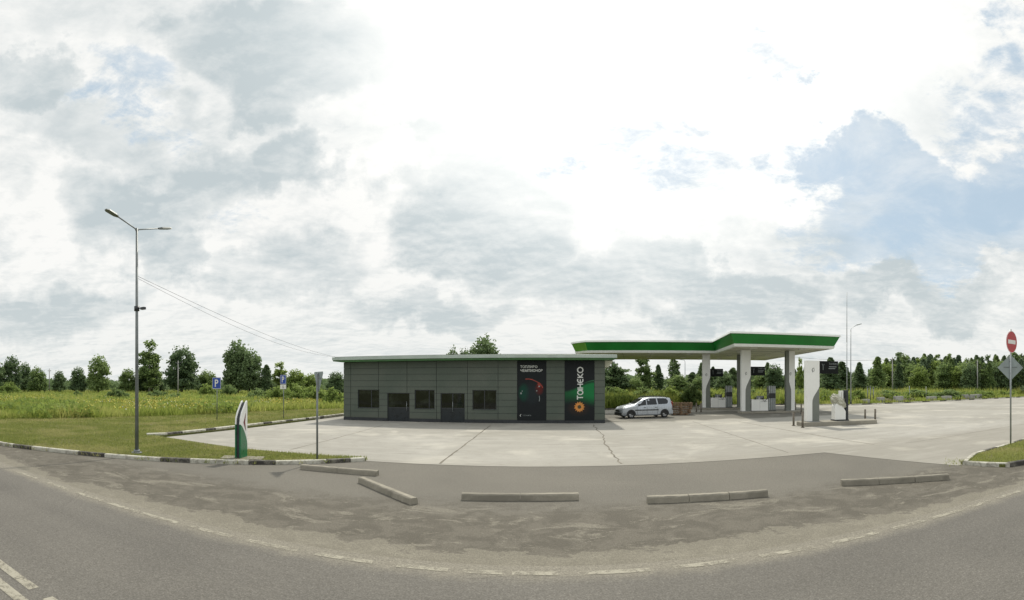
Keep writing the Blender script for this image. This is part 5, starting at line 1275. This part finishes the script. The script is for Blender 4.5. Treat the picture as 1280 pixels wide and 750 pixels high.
gm = math_(nt, 'ADD', grey, math_(nt, 'MULTIPLY', math_(nt, 'SUBTRACT', n2, 0.5), 1.1)); gm = math_(nt, 'ADD', gm, math_(nt, 'MULTIPLY', math_(nt, 'SUBTRACT', n3, 0.5), 0.5))
g = maprange(nt, gm, 0.16, 0.85)
base_g = math_(nt, 'ADD', math_(nt, 'MULTIPLY', maprange(nt, n4, 0.38, 0.66), 0.30), math_(nt, 'MULTIPLY', maprange(nt, n2, 0.44, 0.66), 0.20))
g = math_(nt, 'MAXIMUM', math_(nt, 'MULTIPLY', g, 0.95), base_g)
blue = most([(mass(1185, 270, 105, stretch=2.3), .95), (mass(1100, 205, 65, stretch=2.2), .85), (mass(870, 208, 80, stretch=2.2), .52), (mass(945, 92, 32, stretch=1.6), .65), (mass(150, 98, 50, stretch=1.6), .52), (mass(300, 268, 36, stretch=1.6), .32), (mass(1262, 40, 70), .55), (mass(1240, 150, 80), .52), (mass(1290, 270, 110), .8), (mass(862, 160, 36), .6), (mass(215, 150, 40, stretch=1.5), .35)])
bm_ = math_(nt, 'ADD', blue, math_(nt, 'MULTIPLY', math_(nt, 'SUBTRACT', 0.5, n3), 1.5)); bm_ = math_(nt, 'ADD', bm_, math_(nt, 'MULTIPLY', math_(nt, 'SUBTRACT', 0.5, n2), 0.9))
blue = math_(nt, 'MULTIPLY', maprange(nt, bm_, 0.28, 0.72), maprange(nt, blue, 0.02, 0.4))
away = maprange(nt, Y_, 0.2, -0.3); blue = math_(nt, 'MAXIMUM', blue, math_(nt, 'MULTIPLY', maprange(nt, n1, 0.56, 0.68), away))
glow = mass(800, 60, 380, vec=dirv, stretch=1.15)
glow = math_(nt, 'MULTIPLY', glow, glow)
# the side of each billow that is turned from the light is darker
rel = math_(nt, 'ADD', math_(nt, 'MULTIPLY', math_(nt, 'SUBTRACT', n2s, n2), 1.5), math_(nt, 'MULTIPLY', math_(nt, 'SUBTRACT', n3s, n3), 1.0))
g = math_(nt, 'ADD', g, math_(nt, 'MULTIPLY', rel, 1.25))
g = math_(nt, 'MULTIPLY', g, math_(nt, 'SUBTRACT', 1.0, math_(nt, 'MULTIPLY', glow, 0.75)), clamp=True)
cloud = mixc(nt, g, (0.965, 0.965, 0.94), (0.555, 0.622, 0.645))
low = maprange(nt, Z_, 0.30, 0.0)
cloud = mixc(nt, math_(nt, 'MULTIPLY', low, 0.35), cloud, (0.72, 0.755, 0.735))
sc2 = N(nt, 'ShaderNodeVectorMath', operation='SCALE'); nt.links.new(sky.outputs[0], sc2.inputs[0]); sc2.inputs['Scale'].default_value = 0.10
haze = mixc(nt, 0.70, sc2.outputs[0], (0.54, 0.70, 0.82))
c = mixc(nt, math_(nt, 'MULTIPLY', blue, maprange(nt, n2, 0.36, 0.60, 0.92, 0.50), clamp=True), cloud, haze)
gl = N(nt, 'ShaderNodeVectorMath', operation='SCALE'); gl.inputs[0].default_value = (0.30, 0.29, 0.27); nt.links.new(math_(nt, 'MULTIPLY', glow, math_(nt, 'SUBTRACT', 1.0, math_(nt, 'MULTIPLY', blue, 0.8))), gl.inputs['Scale'])
ad = N(nt, 'ShaderNodeVectorMath', operation='ADD'); nt.links.new(c, ad.inputs[0]); nt.links.new(gl.outputs[0], ad.inputs[1])
# bring the mix to the sky texture's own scale, then the usual daylight strength
up = N(nt, 'ShaderNodeVectorMath', operation='SCALE'); nt.links.new(ad.outputs[0], up.inputs[0]); up.inputs['Scale'].default_value = 10.0
nt.links.new(up.outputs[0], bg.inputs['Color']); bg.inputs['Strength'].default_value = 0.1
w.cycles.sampling_method = 'MANUAL'; w.cycles.sample_map_resolution = 512

sl = bpy.data.lights.new('sun', 'SUN'); sl.energy = 3.1; sl.angle = R(2.0); sl.color = (1.0, 0.93, 0.80)
so = bpy.data.objects.new('sun', sl); C.objects.link(so)
sd = Vector((math.sin(SUN_AZ) * math.cos(SUN_EL), math.cos(SUN_AZ) * math.cos(SUN_EL), math.sin(SUN_EL)))
so.rotation_euler = sd.to_track_quat('Z', 'Y').to_euler(); so.location = sd * 100

cam = bpy.data.cameras.new('camera'); cam.type = 'PANO'; cam.panorama_type = 'EQUIRECTANGULAR' if hasattr(cam, 'panorama_type') else None
cam.longitude_min = -640 / K; cam.longitude_max = 640 / K; cam.latitude_min = -270 / K; cam.latitude_max = 480 / K
cam.clip_start = 0.05; cam.clip_end = 6000
co = bpy.data.objects.new('camera', cam); C.objects.link(co); co.location = (0, 0, H); co.rotation_euler = (R(90), 0, 0)
sc = bpy.context.scene; sc.camera = co
sc.view_settings.view_transform = 'Standard'; sc.view_settings.look = 'None'; sc.view_settings.exposure = 0; sc.view_settings.gamma = 1
sc.render.engine = 'CYCLES'; sc.cycles.use_denoising = True
sc.cycles.max_bounces = 6; sc.cycles.diffuse_bounces = 3; sc.cycles.transparent_max_bounces = 8
# drop any tree model that found no place
for (t_, used) in [tuple(v) for v in PROTO.values()]:
    if not used:
        for ch in list(t_.children): bpy.data.objects.remove(ch)
        bpy.data.objects.remove(t_)
